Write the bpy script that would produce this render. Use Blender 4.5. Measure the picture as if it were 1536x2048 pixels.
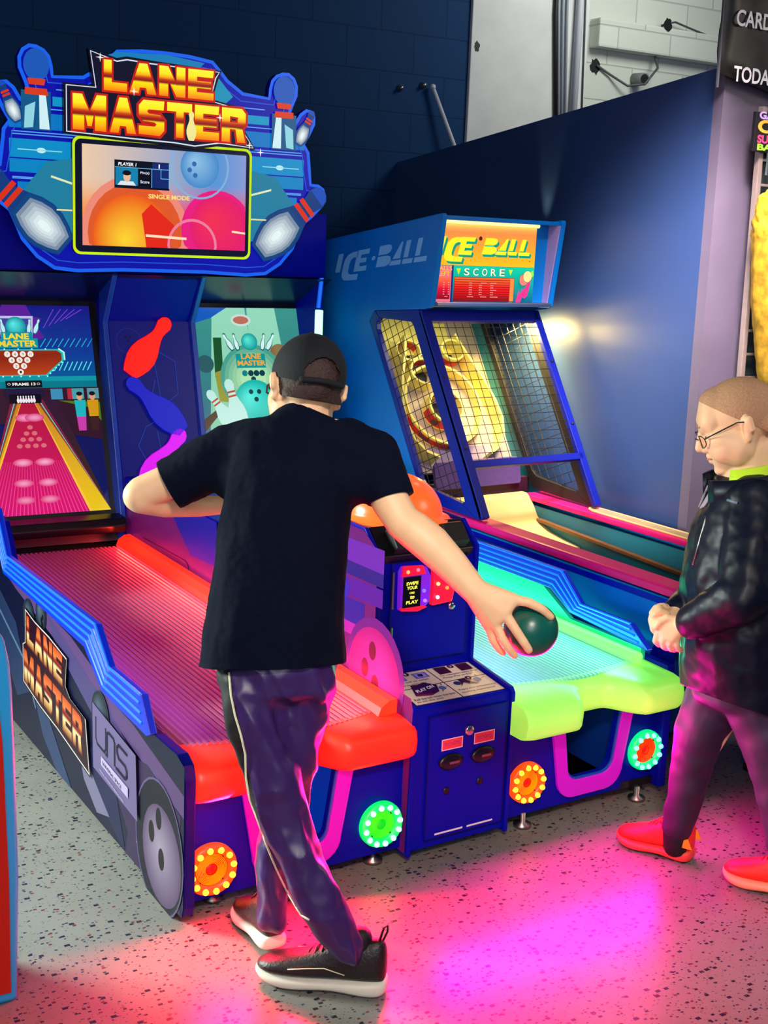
import bpy, bmesh, math, random
from mathutils import Vector, Matrix, noise
random.seed(7)
sc = bpy.context.scene
for o in list(bpy.data.objects): bpy.data.objects.remove(o)
COL = sc.collection

# ------------------------------------------------------------------ camera
YAW, PITCH, ROLL, FPX = 0.543552, 0.198246, -0.0396613, 2619.05
CAM = Vector((-1.16477644, -2.82073328, 1.70))
cy, sy, cp, sp, cr, sr = math.cos(YAW), math.sin(YAW), math.cos(PITCH), math.sin(PITCH), math.cos(ROLL), math.sin(ROLL)
FWD = Vector((sy * cp, cy * cp, -sp)); r0 = Vector((cy, -sy, 0)); d0 = FWD.cross(r0)
RGT = r0 * cr + d0 * sr; DWN = d0 * cr - r0 * sr
cam = bpy.data.cameras.new('camera'); camo = bpy.data.objects.new('camera', cam); COL.objects.link(camo)
cam.sensor_fit = 'VERTICAL'; cam.sensor_height = 24; cam.lens = FPX / 2048 * 24; cam.clip_start = 0.05
mw = Matrix((RGT, -DWN, -FWD)).transposed().to_4x4(); mw.translation = CAM
camo.matrix_world = mw
sc.camera = camo
UP = Vector((0, 0, 1)); CR = Vector((cy, -sy, 0)); CF = Vector((sy, cy, 0))

def dp(px, py, dep):                       # surveyed point at a given distance from the camera
    return CAM + (RGT * ((px - 768) / FPX) + DWN * ((py - 1024) / FPX) + FWD) * dep

# ------------------------------------------------------------------ world, lights, exposure
sc.view_settings.view_transform = 'Standard'; sc.view_settings.look = 'None'
sc.view_settings.exposure = 0.0; sc.view_settings.gamma = 1.0; sc.view_settings.use_curve_mapping = False
w = bpy.data.worlds.new('world'); sc.world = w; w.use_nodes = True
w.node_tree.nodes['Background'].inputs[0].default_value = (0.05, 0.10, 0.32, 1)
w.node_tree.nodes['Background'].inputs[1].default_value = 0.5

def area(name, loc, target, size, power, col, sizey=None, spread=None):
    l = bpy.data.lights.new(name, 'AREA'); l.energy = power; l.color = col; l.size = size
    if sizey: l.shape = 'RECTANGLE'; l.size_y = sizey
    if spread: l.spread = spread
    o = bpy.data.objects.new(name, l); COL.objects.link(o); o.location = loc
    o.rotation_euler = (Vector(target) - Vector(loc)).to_track_quat('-Z', 'Y').to_euler()
    return o
def strip_light(name, p, d, ln, wd, power, col):      # LED strip running along Y
    o = area(name, p, (0, 0, 0), ln, power, col, wd); d = Vector(d).normalized(); x = Vector((0, 1, 0)); z = -d; y = z.cross(x).normalized()
    m = Matrix((x, y, x.cross(y))).transposed().to_4x4(); o.rotation_euler = m.to_euler(); return o
area('daylight_from_entrance', (-2.5, -4.3, 2.5), (0.3, 0.3, 0.8), 2.0, 70, (0.97, 0.95, 1.0), 1.6)
area('daylight_left_window', (-1.9, 1.7, 1.4), (-0.3, 0.3, 0.0), 0.9, 84, (0.84, 1.0, 0.90), 0.5, math.radians(110))
area('bowler_fill_light', (-1.3, -3.3, 3.3), (0.45, -0.45, 1.0), 0.5, 9, (1.0, 0.88, 0.74), 0.3, math.radians(48))  # added fill to brighten the bowler's back and arm, not a real fitting
area('ceiling_lamp_light', (0.6, -1.6, 3.25), (0.6, -1.0, 0), 1.4, 5, (0.80, 0.88, 1.0), 0.5)
area('partition_glow_fill', (1.75, 0.0, 3.1), (2.53, 1.22, 1.35), 0.5, 15, (1.0, 0.78, 0.84), 0.4, math.radians(36))  # added to make the pinkish glow on the partition, no real lamp here
area('side_hall_light', (3.7, -1.6, 2.8), (1.7, -0.3, 1.1), 1.2, 26, (1.0, 0.84, 0.70), 1.0)
area('back_hall_light', (3.9, 2.0, 3.6), (3.5, 3.3, 2.6), 0.8, 24, (0.95, 1.0, 0.9), 0.6)
area('red_underglow', (0.33, -0.05, 0.31), (-0.1, -1.5, 0.0), 0.60, 64, (1.0, 0.005, 0.05), 0.05)
area('magenta_underglow', (1.20, -0.05, 0.31), (1.25, -1.5, 0.0), 0.95, 25, (1.0, 0.0, 0.34), 0.05)
strip_light('red_lane_led', (0.622, 1.2, 0.485), (-1, 0, -0.12), 2.1, 0.02, 16, (1.0, 0.03, 0.02))
strip_light('green_lane_led', (1.602, 1.2, 0.49), (-1, 0, -0.12), 2.1, 0.02, 7, (0.10, 1.0, 0.45))
strip_light('green_wall_led', (1.61, 1.2, 0.475), (1, 0, 0.5), 2.1, 0.02, 2.0, (0.05, 1.0, 0.30))
strip_light('blue_lane_led', (0.062, 1.2, 0.50), (1, 0, -0.12), 2.1, 0.02, 3.0, (0.25, 0.08, 1.0))
strip_light('blue_lane_led', (1.09, 1.2, 0.50), (1, 0, -0.12), 2.1, 0.02, 3.0, (0.10, 0.35, 1.0))
strip_light('red_wall_led', (0.655, 1.2, 0.475), (1, 0, 0.6), 2.1, 0.02, 1.6, (1.0, 0.02, 0.05))

# ------------------------------------------------------------------ helpers
def lin(c):
    c = c / 255.0
    return c / 12.92 if c <= 0.04045 else ((c + 0.055) / 1.055) ** 2.4
def rgb(r, g, b): return (lin(r), lin(g), lin(b), 1.0)

def mat(name, col, rough=0.5, metal=0.0, emis=None, es=0.0, noise_amt=0.0, nscale=40, bump=0.0, alpha=None, trans=0.0, coat=0.0, spec=None):
    m = bpy.data.materials.new(name); m.use_nodes = True
    nt = m.node_tree; b = nt.nodes['Principled BSDF']
    b.inputs['Base Color'].default_value = col; b.inputs['Roughness'].default_value = rough; b.inputs['Metallic'].default_value = metal
    if spec is not None: b.inputs['Specular IOR Level'].default_value = spec
    if emis: b.inputs['Emission Color'].default_value = emis; b.inputs['Emission Strength'].default_value = es
    if trans: b.inputs['Transmission Weight'].default_value = trans
    if coat: b.inputs['Coat Weight'].default_value = coat; b.inputs['Coat Roughness'].default_value = 0.1
    if noise_amt or bump:
        tc = nt.nodes.new('ShaderNodeTexCoord'); n = nt.nodes.new('ShaderNodeTexNoise'); n.inputs['Scale'].default_value = nscale; n.inputs['Detail'].default_value = 5
        nt.links.new(tc.outputs['Object'], n.inputs['Vector'])
        if noise_amt:
            mx = nt.nodes.new('ShaderNodeMix'); mx.data_type = 'RGBA'; mx.blend_type = 'MULTIPLY'
            rp = nt.nodes.new('ShaderNodeValToRGB'); rp.color_ramp.elements[0].color = (1 - noise_amt,) * 3 + (1,); rp.color_ramp.elements[1].color = (1, 1, 1, 1)
            rp.color_ramp.elements[0].position = 0.3; rp.color_ramp.elements[1].position = 0.7
            nt.links.new(n.outputs['Fac'], rp.inputs['Fac']); mx.inputs[0].default_value = 1
            mx.inputs[6].default_value = col; nt.links.new(rp.outputs['Color'], mx.inputs[7]); nt.links.new(mx.outputs[2], b.inputs['Base Color'])
        if bump:
            bp = nt.nodes.new('ShaderNodeBump'); bp.inputs['Strength'].default_value = bump; bp.inputs['Distance'].default_value = 0.01
            nt.links.new(n.outputs['Fac'], bp.inputs['Height']); nt.links.new(bp.outputs['Normal'], b.inputs['Normal'])
    return m

def artmat(name, es=0.0, rough=0.3, base=1.0):      # print or screen whose picture is in the colour attribute
    m = bpy.data.materials.new(name); m.use_nodes = True; nt = m.node_tree; b = nt.nodes['Principled BSDF']
    a = nt.nodes.new('ShaderNodeAttribute'); a.attribute_name = 'Col'
    mx = nt.nodes.new('ShaderNodeMix'); mx.data_type = 'RGBA'; mx.inputs[0].default_value = base
    mx.inputs[6].default_value = (0.01, 0.01, 0.01, 1); nt.links.new(a.outputs['Color'], mx.inputs[7]); nt.links.new(mx.outputs[2], b.inputs['Base Color'])
    b.inputs['Roughness'].default_value = rough; b.inputs['Specular IOR Level'].default_value = 0.25
    if es: nt.links.new(a.outputs['Color'], b.inputs['Emission Color']); b.inputs['Emission Strength'].default_value = es
    return m

def root_of(o):
    while o.parent: o = o.parent
    return o
def wloc(o):
    v = o.location.copy()
    while o.parent: o = o.parent; v += o.location
    return v
def thing(name, label, cat, loc, group=None):
    o = bpy.data.objects.new(name, None); COL.objects.link(o); o.location = loc; o.empty_display_size = 0.1
    return tag(o, label, cat, group)
def tag(o, label, cat, group=None, kind=None):
    o['label'] = label; o['category'] = cat
    if group: o['group'] = group
    if kind: o['kind'] = kind
    return o

def link(name, me, m, parent=None, smooth=False, loc=None):     # vertices are in world space on entry
    if parent is not None:
        off = wloc(parent)
    else:
        off = Vector(loc) if loc is not None else Vector((0, 0, 0))
    me.transform(Matrix.Translation(-off))
    o = bpy.data.objects.new(name, me); COL.objects.link(o)
    if parent is not None: o.parent = parent
    else: o.location = off
    if m is not None:
        me.materials.clear()
        for q in (m if isinstance(m, (list, tuple)) else [m]): me.materials.append(q)
    if smooth: me.polygons.foreach_set('use_smooth', [True] * len(me.polygons))
    return o

class MB:
    def __init__(s): s.bm = bmesh.new()
    def box(s, a, b, bev=0):
        x0, y0, z0 = a; x1, y1, z1 = b
        t = bmesh.new(); bmesh.ops.create_cube(t, size=1)
        for v in t.verts: v.co = Vector(((x0 + x1) / 2 + v.co.x * (x1 - x0), (y0 + y1) / 2 + v.co.y * (y1 - y0), (z0 + z1) / 2 + v.co.z * (z1 - z0)))
        if bev: bmesh.ops.bevel(t, geom=t.edges[:], offset=bev, segments=2, affect='EDGES', profile=0.6)
        return s.add(t)
    def add(s, t):
        me = bpy.data.meshes.new('tmp'); t.to_mesh(me); t.free(); s.bm.from_mesh(me); bpy.data.meshes.remove(me); return s
    def prism(s, pts, frame, d, bev=0):          # pts (u,v) on frame(origin,U,V), extruded by vector d
        o, U, V = Vector(frame[0]), Vector(frame[1]), Vector(frame[2]); d = Vector(d)
        t = bmesh.new(); vs = [t.verts.new(o + U * p[0] + V * p[1]) for p in pts]; f = t.faces.new(vs)
        r = bmesh.ops.extrude_face_region(t, geom=[f]); bmesh.ops.translate(t, verts=[g for g in r['geom'] if isinstance(g, bmesh.types.BMVert)], vec=d)
        bmesh.ops.recalc_face_normals(t, faces=t.faces[:])
        if bev:
            bmesh.ops.bevel(t, geom=[e for e in t.edges if e.calc_face_angle(0) > 0.3], offset=bev, segments=2, affect='EDGES', profile=0.6)
        return s.add(t)
    def tube(s, pts, r, n=8, closed=False):
        pts = [Vector(p) for p in pts]; rings = []; N = len(pts)
        up = None
        for i, p in enumerate(pts):
            a = pts[i - 1] if (i > 0 or closed) else p; b = pts[(i + 1) % N] if (i < N - 1 or closed) else p
            t = (b - a).normalized()
            if up is None: up = t.orthogonal().normalized()
            up = (up - t * up.dot(t)); up = up.normalized() if up.length > 1e-6 else t.orthogonal().normalized()
            q = t.cross(up); rr = r[i] if isinstance(r, (list, tuple)) else r
            rings.append([s.bm.verts.new(p + (up * math.cos(k * 2 * math.pi / n) + q * math.sin(k * 2 * math.pi / n)) * rr) for k in range(n)])
        M = N if closed else N - 1
        for i in range(M):
            A, B = rings[i], rings[(i + 1) % N]
            for k in range(n): s.bm.faces.new((A[k], A[(k + 1) % n], B[(k + 1) % n], B[k]))
        if not closed:
            s.bm.faces.new(rings[0][::-1]); s.bm.faces.new(rings[-1])
        return s
    def lathe(s, prof, o, axis, n=40):           # prof [(r,h)]
        o = Vector(o); ax = Vector(axis).normalized(); u = ax.orthogonal().normalized(); v = ax.cross(u); rings = []
        for r, h in prof:
            if r < 1e-6: rings.append([s.bm.verts.new(o + ax * h)])
            else: rings.append([s.bm.verts.new(o + ax * h + (u * math.cos(k * 2 * math.pi / n) + v * math.sin(k * 2 * math.pi / n)) * r) for k in range(n)])
        for A, B in zip(rings[:-1], rings[1:]):
            for k in range(n):
                k2 = (k + 1) % n
                f = [A[k % len(A)], A[k2 % len(A)], B[k2 % len(B)], B[k % len(B)]]
                g = []
                for q in f:
                    if q not in g: g.append(q)
                if len(g) > 2: s.bm.faces.new(g)
        return s
    def ball(s, c, r, sub=3, M=None):
        t = bmesh.new(); bmesh.ops.create_icosphere(t, subdivisions=sub, radius=1)
        rr = Vector((r, r, r)) if not isinstance(r, (tuple, list, Vector)) else Vector(r)
        for v in t.verts:
            q = Vector((v.co.x * rr.x, v.co.y * rr.y, v.co.z * rr.z))
            v.co = (M @ q if M is not None else q) + Vector(c)
        return s.add(t)
    def hull(s, balls, sub=2, M=None):           # convex hull of balls (centre, radius or radii)
        t = bmesh.new()
        for c, r in balls:
            ret = bmesh.ops.create_icosphere(t, subdivisions=sub, radius=1)
            rr = Vector((r, r, r)) if not isinstance(r, (tuple, list, Vector)) else Vector(r)
            for v in ret['verts']:
                q = Vector((v.co.x * rr.x, v.co.y * rr.y, v.co.z * rr.z))
                v.co = (M @ q if M is not None else q) + Vector(c)
        for f in t.faces[:]: t.faces.remove(f)
        for e in t.edges[:]: t.edges.remove(e)
        h = bmesh.ops.convex_hull(t, input=t.verts[:])
        bmesh.ops.delete(t, geom=list(set([g for g in h['geom_interior'] + h['geom_unused'] if isinstance(g, bmesh.types.BMVert)])), context='VERTS')
        return s.add(t)
    def chain(s, js, sub=2):                     # tapered limb through [(point, radius)]
        for a, b in zip(js[:-1], js[1:]): s.hull([a, b], sub)
        return s
    def warp(s, f):
        for v in s.bm.verts: v.co = f(v.co)
        return s
    def mesh(s, name):
        bmesh.ops.recalc_face_normals(s.bm, faces=s.bm.faces[:])
        me = bpy.data.meshes.new(name); s.bm.to_mesh(me); s.bm.free(); return me
    def build(s, name, m, parent=None, smooth=False, loc=None):
        return link(name, s.mesh(name), m, parent, smooth, loc)

def remesh(mb, name, voxel, smooth=2, factor=0.5, cuts=(), wr=None):
    me = mb.mesh(name); o = bpy.data.objects.new('tmp_' + name, me); COL.objects.link(o)
    r = o.modifiers.new('r', 'REMESH'); r.mode = 'VOXEL'; r.voxel_size = voxel
    sm = o.modifiers.new('s', 'SMOOTH'); sm.iterations = smooth; sm.factor = factor
    dg = bpy.context.evaluated_depsgraph_get(); dg.update()
    me2 = bpy.data.meshes.new_from_object(o.evaluated_get(dg)); bpy.data.objects.remove(o); bpy.data.meshes.remove(me); me2.name = name
    if wr or cuts:
        bm = bmesh.new(); bm.from_mesh(me2)
        if wr:
            bm.normal_update()
            for v in bm.verts: v.co = v.co + v.normal * wr(v.co)
        for p, n in cuts:
            g = bmesh.ops.bisect_plane(bm, geom=bm.verts[:] + bm.edges[:] + bm.faces[:], plane_co=p, plane_no=n, clear_outer=True)
            ed = [e for e in g['geom_cut'] if isinstance(e, bmesh.types.BMEdge)]
            bmesh.ops.holes_fill(bm, edges=[e for e in ed if e.is_valid and e.is_boundary], sides=0)
        bm.to_mesh(me2); bm.free()
    return me2

_tc = {}
def text_polys(txt, bold=0.0):
    k = (txt, bold)
    if k in _tc: return _tc[k]
    cu = bpy.data.curves.new('t', 'FONT'); cu.body = txt; cu.size = 1; cu.offset = bold; cu.resolution_u = 4; cu.fill_mode = 'BOTH'
    o = bpy.data.objects.new('t', cu); COL.objects.link(o); dg = bpy.context.evaluated_depsgraph_get(); dg.update()
    me = bpy.data.meshes.new_from_object(o.evaluated_get(dg)); bpy.data.objects.remove(o); bpy.data.curves.remove(cu)
    vs = [(v.co.x, v.co.y) for v in me.vertices]; ps = [list(p.vertices) for p in me.polygons]
    x0 = min(v[0] for v in vs); x1 = max(v[0] for v in vs); y0 = min(v[1] for v in vs); y1 = max(v[1] for v in vs)
    vs = [((v[0] - x0) / (x1 - x0), (v[1] - y0) / (y1 - y0)) for v in vs]
    bpy.data.meshes.remove(me); _tc[k] = (vs, ps); return vs, ps

def lerp(a, b, t): return tuple(a[i] + (b[i] - a[i]) * t for i in range(len(a)))
def ramp(stops):
    def f(t):
        t = max(0, min(1, t))
        for (a, ca), (b, cb) in zip(stops[:-1], stops[1:]):
            if t <= b: return lerp(ca, cb, 0 if b == a else (t - a) / (b - a))
        return stops[-1][1]
    return f

class Art:
    """flat printed or displayed picture: polygons in (u,v) metres, each layer a hair above the last"""
    def __init__(s, step=0.00015): s.items = []; s.k = 0; s.step = step
    def poly(s, pts, col, up=True):              # col: rgba, or function (u,v)->rgba
        if up: s.k += 1
        s.items.append((s.k, [tuple(p) for p in pts], col)); return s
    def rect(s, u0, v0, u1, v1, col): return s.poly([(u0, v0), (u1, v0), (u1, v1), (u0, v1)], col)
    def vgrad(s, u0, v0, u1, v1, f, n=12):       # f(t) bottom to top
        s.k += 1
        for i in range(n):
            a, b = v0 + (v1 - v0) * i / n, v0 + (v1 - v0) * (i + 1) / n
            s.poly([(u0, a), (u1, a), (u1, b), (u0, b)], lambda u, v: f((v - v0) / (v1 - v0)), False)
        return s
    def grid(s, u0, v0, u1, v1, f, n=16, m=16):
        s.k += 1
        for i in range(n):
            for j in range(m):
                a, b = u0 + (u1 - u0) * i / n, u0 + (u1 - u0) * (i + 1) / n; c, d = v0 + (v1 - v0) * j / m, v0 + (v1 - v0) * (j + 1) / m
                s.poly([(a, c), (b, c), (b, d), (a, d)], f, False)
        return s
    def disc(s, cu, cv, r, col, rv=None, n=28, inner=None):
        rv = rv or r
        if inner is None or callable(col): 
            if inner is None: return s.poly([(cu + r * math.cos(k * 2 * math.pi / n), cv + rv * math.sin(k * 2 * math.pi / n)) for k in range(n)], col)
        s.k += 1; q = inner
        for k in range(n):
            a, b = k * 2 * math.pi / n, (k + 1) * 2 * math.pi / n
            s.poly([(cu + r * math.cos(a), cv + rv * math.sin(a)), (cu + r * math.cos(b), cv + rv * math.sin(b)), (cu + r * q * math.cos(b), cv + rv * q * math.sin(b)), (cu + r * q * math.cos(a), cv + rv * q * math.sin(a))], col, False)
        return s
    def sphere(s, cu, cv, r, cin, cout, n=24, m=6, off=(-.3, .3)):      # printed picture of a ball
        s.k += 1
        for j in range(m):
            q0, q1 = j / m, (j + 1) / m
            for k in range(n):
                P = []
                for q, a in ((q0, k), (q0, k + 1), (q1, k + 1), (q1, k)):
                    a = a * 2 * math.pi / n
                    P.append((cu + r * (q * math.cos(a) + off[0] * (1 - q)), cv + r * (q * math.sin(a) + off[1] * (1 - q))))
                c0, c1 = lerp(cin, cout, q0), lerp(cin, cout, q1)
                if j == 0: P = [P[0], P[2], P[3]]; cs = [c0, c1, c1]
                else: cs = [c0, c0, c1, c1]
                s.items.append((s.k, P, cs))
        return s
    def line(s, pts, w, col, closed=False):
        s.k += 1; n = len(pts); L = n if closed else n - 1
        for i in range(L):
            a, b = Vector(pts[i]), Vector(pts[(i + 1) % n]); d = b - a
            if d.length < 1e-7: continue
            d.normalize(); p = Vector((-d.y, d.x)) * w / 2; e = d * w * 0.35
            s.k += 1; s.poly([a - e + p, a - e - p, b + e - p, b + e + p], col, False)
        return s
    def text(s, txt, u, v, wd, h, col, bold=0.0, shear=0.0, vslope=0.0):
        vs, ps = text_polys(txt, bold); s.k += 1
        T = [(u + x * wd + shear * y * h, v + y * h + vslope * x * wd) for x, y in vs]
        if callable(col):
            for p in ps:
                s.items.append((s.k, [T[i] for i in p], [col(vs[i][0], vs[i][1]) for i in p]))
        else:
            for p in ps: s.items.append((s.k, [T[i] for i in p], col))
        return s
    def warp(s, f):
        s.items = [(k, [f(*p) for p in P], ([c(*p) for p in P] if callable(c) else c)) for k, P, c in s.items]; return s
    def build(s, name, m, frame, parent):
        o, U, V = Vector(frame[0]), Vector(frame[1]), Vector(frame[2]); N = U.cross(V).normalized()
        vs, fs, cs = [], [], []
        for k, P, c in s.items:
            if len(P) < 3: continue
            b = len(vs); vs += [o + U * p[0] + V * p[1] + N * (s.step * k) for p in P]; fs.append(list(range(b, b + len(P))))
            if callable(c): cs += [c(*p) for p in P]
            elif isinstance(c, list): cs += c
            else: cs += [c] * len(P)
        me = bpy.data.meshes.new(name); me.from_pydata([tuple(v) for v in vs], [], fs)
        at = me.color_attributes.new('Col', 'FLOAT_COLOR', 'CORNER'); flat = []
        for c in cs: flat += [c[0], c[1], c[2], 1.0]
        at.data.foreach_set('color', flat)
        return link(name, me, m, parent)

def pin_outline(n=10):            # bowling pin outline, base at 0, height 1
    pr = [(0, .085), (.02, .095), (.10, .13), (.22, .165), (.34, .172), (.46, .15), (.58, .105), (.68, .075), (.74, .068), (.80, .075), (.88, .092), (.95, .075), (.99, .035), (1.0, 0)]
    return [(r, h) for h, r in pr] + [(-r, h) for h, r in pr[-2::-1]]
def place(pts, base, top, wscale=1.0, flip=False):
    b, t = Vector(base), Vector(top); d = t - b; p = Vector((d.y, -d.x)) * (-1 if flip else 1)
    return [tuple(b + d * y + p * x * wscale) for x, y in pts]

# ------------------------------------------------------------------ materials
M = {}
M['navywall'] = mat('navy_painted_block', rgb(8, 46, 105), 0.7, noise_amt=0.25, nscale=3, bump=0.15)
M['partition'] = mat('blue_painted_board', rgb(50, 78, 126), 0.40, noise_amt=0.10, nscale=2.5)
M['lavender'] = mat('pale_lavender_wall', rgb(104, 98, 116), 0.6, noise_amt=0.15, nscale=5)
M['blue'] = mat('royal_blue_laminate', rgb(2, 12, 176), 0.42, noise_amt=0.12, nscale=9, spec=.15)
M['deepblue'] = mat('deep_blue_laminate', rgb(4, 8, 110), 0.4, spec=.15)
M['edge'] = mat('bright_blue_edging', rgb(18, 70, 190), 0.3)
M['iceblue'] = mat('cyan_blue_laminate', rgb(0, 128, 215), 0.45, noise_amt=0.10, nscale=6, spec=.25)
M['icecage'] = mat('cobalt_powder_coat', rgb(4, 24, 138), 0.4, spec=.3)
M['teal'] = mat('teal_painted_board', rgb(8, 120, 140), 0.5)
M['dark'] = mat('black_plastic', rgb(10, 11, 18), 0.35)
M['black'] = mat('matt_black', rgb(6, 6, 10), 0.6)
M['chrome'] = mat('chrome', rgb(200, 200, 205), 0.18, 1.0)
M['steel'] = mat('brushed_steel', rgb(160, 155, 150), 0.35, 1.0)
M['purple'] = mat('magenta_purple_plastic', rgb(190, 20, 205), 0.4, emis=rgb(190, 0, 210), es=0.25)
M['trimglow'] = mat('edge_lit_blue_acrylic', rgb(8, 40, 170), 0.3, emis=rgb(0, 40, 235), es=0.28)
M['trimline'] = mat('bright_blue_line', rgb(20, 80, 220), 0.3, emis=rgb(10, 110, 255), es=0.65)
M['pink'] = mat('hot_pink_vinyl', rgb(255, 24, 122), 0.4, noise_amt=0.08, nscale=20, spec=.2)
M['rack'] = mat('rack_paint', rgb(150, 138, 128), 0.45, noise_amt=0.15, nscale=30)
M['cream'] = mat('cream_plastic', rgb(226, 205, 130), 0.5, noise_amt=0.06, nscale=8)
M['yellow'] = mat('yellow_ring_plastic', rgb(246, 232, 128), 0.45)
M['tan'] = mat('worn_tan_board', rgb(190, 165, 125), 0.6, noise_amt=0.2, nscale=10)
M['wood'] = mat('brown_edge_wood', rgb(130, 85, 45), 0.5, noise_amt=0.3, nscale=15)
M['purplepad'] = mat('purple_grey_pad', rgb(92, 70, 130), 0.7, noise_amt=0.2, nscale=60)
M['red'] = mat('red_label', rgb(205, 20, 35), 0.5)
M['skin'] = mat('skin', rgb(252, 204, 158), 0.5, noise_amt=0.08, nscale=25)
M['white'] = mat('white_paint', rgb(215, 215, 215), 0.6, noise_amt=0.12, nscale=7, bump=0.1)
M['cable'] = mat('grey_cable', rgb(70, 75, 80), 0.5)
M['conduit'] = mat('white_conduit', rgb(190, 195, 205), 0.5)

# ------------------------------------------------------------------ setting
def structure(o): o['kind'] = 'structure'; return o
def floor_mat():
    m = bpy.data.materials.new('terrazzo'); m.use_nodes = True; nt = m.node_tree; b = nt.nodes['Principled BSDF']
    tc = nt.nodes.new('ShaderNodeTexCoord'); base = None
    mx0 = nt.nodes.new('ShaderNodeMix'); mx0.data_type = 'RGBA'; n = nt.nodes.new('ShaderNodeTexNoise'); n.inputs['Scale'].default_value = 3.0; n.inputs['Detail'].default_value = 6
    nt.links.new(tc.outputs['Object'], n.inputs['Vector']); nt.links.new(n.outputs['Fac'], mx0.inputs[0])
    mx0.inputs[6].default_value = rgb(104, 104, 99); mx0.inputs[7].default_value = rgb(136, 134, 127); prev = mx0.outputs[2]
    for scale, thr, dens, col in ((46, 0.22, 0.42, rgb(28, 30, 44)), (85, 0.24, 0.34, rgb(40, 44, 70)), (60, 0.20, 0.22, rgb(96, 40, 40)), (150, 0.25, 0.3, rgb(90, 86, 84))):
        mp = nt.nodes.new('ShaderNodeMapping'); mp.inputs['Scale'].default_value = (1.0, 1.35, 1); mp.inputs['Location'].default_value = (scale * 0.13, scale * 0.07, 0); nt.links.new(tc.outputs['Object'], mp.inputs['Vector'])
        v = nt.nodes.new('ShaderNodeTexVoronoi'); v.inputs['Scale'].default_value = scale; v.distance = 'CHEBYCHEV'; nt.links.new(mp.outputs['Vector'], v.inputs['Vector'])
        sep = nt.nodes.new('ShaderNodeSeparateColor'); nt.links.new(v.outputs['Color'], sep.inputs['Color'])
        sz = nt.nodes.new('ShaderNodeMath'); sz.operation = 'MULTIPLY'; nt.links.new(sep.outputs['Green'], sz.inputs[0]); sz.inputs[1].default_value = thr * 1.5
        a = nt.nodes.new('ShaderNodeMath'); a.operation = 'LESS_THAN'; nt.links.new(v.outputs['Distance'], a.inputs[0]); nt.links.new(sz.outputs[0], a.inputs[1])
        c = nt.nodes.new('ShaderNodeMath'); c.operation = 'LESS_THAN'; nt.links.new(sep.outputs['Red'], c.inputs[0]); c.inputs[1].default_value = dens
        d = nt.nodes.new('ShaderNodeMath'); d.operation = 'MULTIPLY'; nt.links.new(a.outputs[0], d.inputs[0]); nt.links.new(c.outputs[0], d.inputs[1])
        mx = nt.nodes.new('ShaderNodeMix'); mx.data_type = 'RGBA'; nt.links.new(d.outputs[0], mx.inputs[0]); nt.links.new(prev, mx.inputs[6]); mx.inputs[7].default_value = col; prev = mx.outputs[2]
    nt.links.new(prev, b.inputs['Base Color']); b.inputs['Roughness'].default_value = 0.32
    return m
structure(MB().box((-5, -5, -0.05), (7, 3.3, 0)).build('floor', floor_mat()))

def block_mat(name, col, mortar, bw=0.40, bh=0.20, bump=0.5):
    m = bpy.data.materials.new(name); m.use_nodes = True; nt = m.node_tree; b = nt.nodes['Principled BSDF']
    tc = nt.nodes.new('ShaderNodeTexCoord'); mp = nt.nodes.new('ShaderNodeMapping'); mp.inputs['Rotation'].default_value = (math.radians(90), 0, 0); nt.links.new(tc.outputs['Object'], mp.inputs['Vector'])
    br = nt.nodes.new('ShaderNodeTexBrick'); br.inputs['Scale'].default_value = 1; br.inputs['Brick Width'].default_value = bw; br.inputs['Row Height'].default_value = bh; br.inputs['Mortar Size'].default_value = 0.005; br.inputs['Mortar Smooth'].default_value = 0.5
    br.inputs['Color1'].default_value = col; br.inputs['Color2'].default_value = tuple(c * 0.93 for c in col[:3]) + (1,); br.inputs['Mortar'].default_value = mortar
    nt.links.new(mp.outputs['Vector'], br.inputs['Vector']); nt.links.new(br.outputs['Color'], b.inputs['Base Color']); b.inputs['Roughness'].default_value = 0.75; b.inputs['Specular IOR Level'].default_value = 0.2
    n = nt.nodes.new('ShaderNodeTexNoise'); n.inputs['Scale'].default_value = 18; n.inputs['Detail'].default_value = 6; nt.links.new(tc.outputs['Object'], n.inputs['Vector'])
    mm = nt.nodes.new('ShaderNodeMath'); mm.operation = 'MULTIPLY_ADD'; nt.links.new(n.outputs['Fac'], mm.inputs[0]); mm.inputs[1].default_value = 0.5
    inv = nt.nodes.new('ShaderNodeMath'); inv.operation = 'SUBTRACT'; inv.inputs[0].default_value = 1; nt.links.new(br.outputs['Fac'], inv.inputs[1]); nt.links.new(inv.outputs[0], mm.inputs[2])
    bp = nt.nodes.new('ShaderNodeBump'); bp.inputs['Strength'].default_value = bump; bp.inputs['Distance'].default_value = 0.012; nt.links.new(mm.outputs[0], bp.inputs['Height']); nt.links.new(bp.outputs['Normal'], b.inputs['Normal'])
    return m
BACK = 3.3
NB = block_mat('navy_block_wall', rgb(6, 54, 100), rgb(4, 44, 84), bump=0.3)
structure(MB().box((-5, BACK, 0), (2.95, BACK + 0.2, 4.0)).build('wall_back', NB))
WB = block_mat('white_block_wall', rgb(208, 212, 204), rgb(176, 182, 176))
wb = MB().box((2.95, BACK + 0.12, 0), (7, BACK + 0.3, 4.0))
structure(wb.build('wall_back_white', WB))
structure(MB().box((2.95, BACK - 0.02, 0), (3.74, BACK + 0.12, 4.0), 0.006).build('trim_pilaster', M['white']))
structure(MB().box((3.86, BACK + 0.03, 2.88), (5.4, BACK + 0.13, 3.04), 0.012).build('trim_block_course', WB))
structure(MB().prism([(1.0, 0), (BACK, 0), (BACK, 2.15), (1.0, 2.415)], ((2.53, 0, 0), (0, 1, 0), (0, 0, 1)), (0.05, 0, 0)).build('wall_partition', M['partition']))
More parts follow.
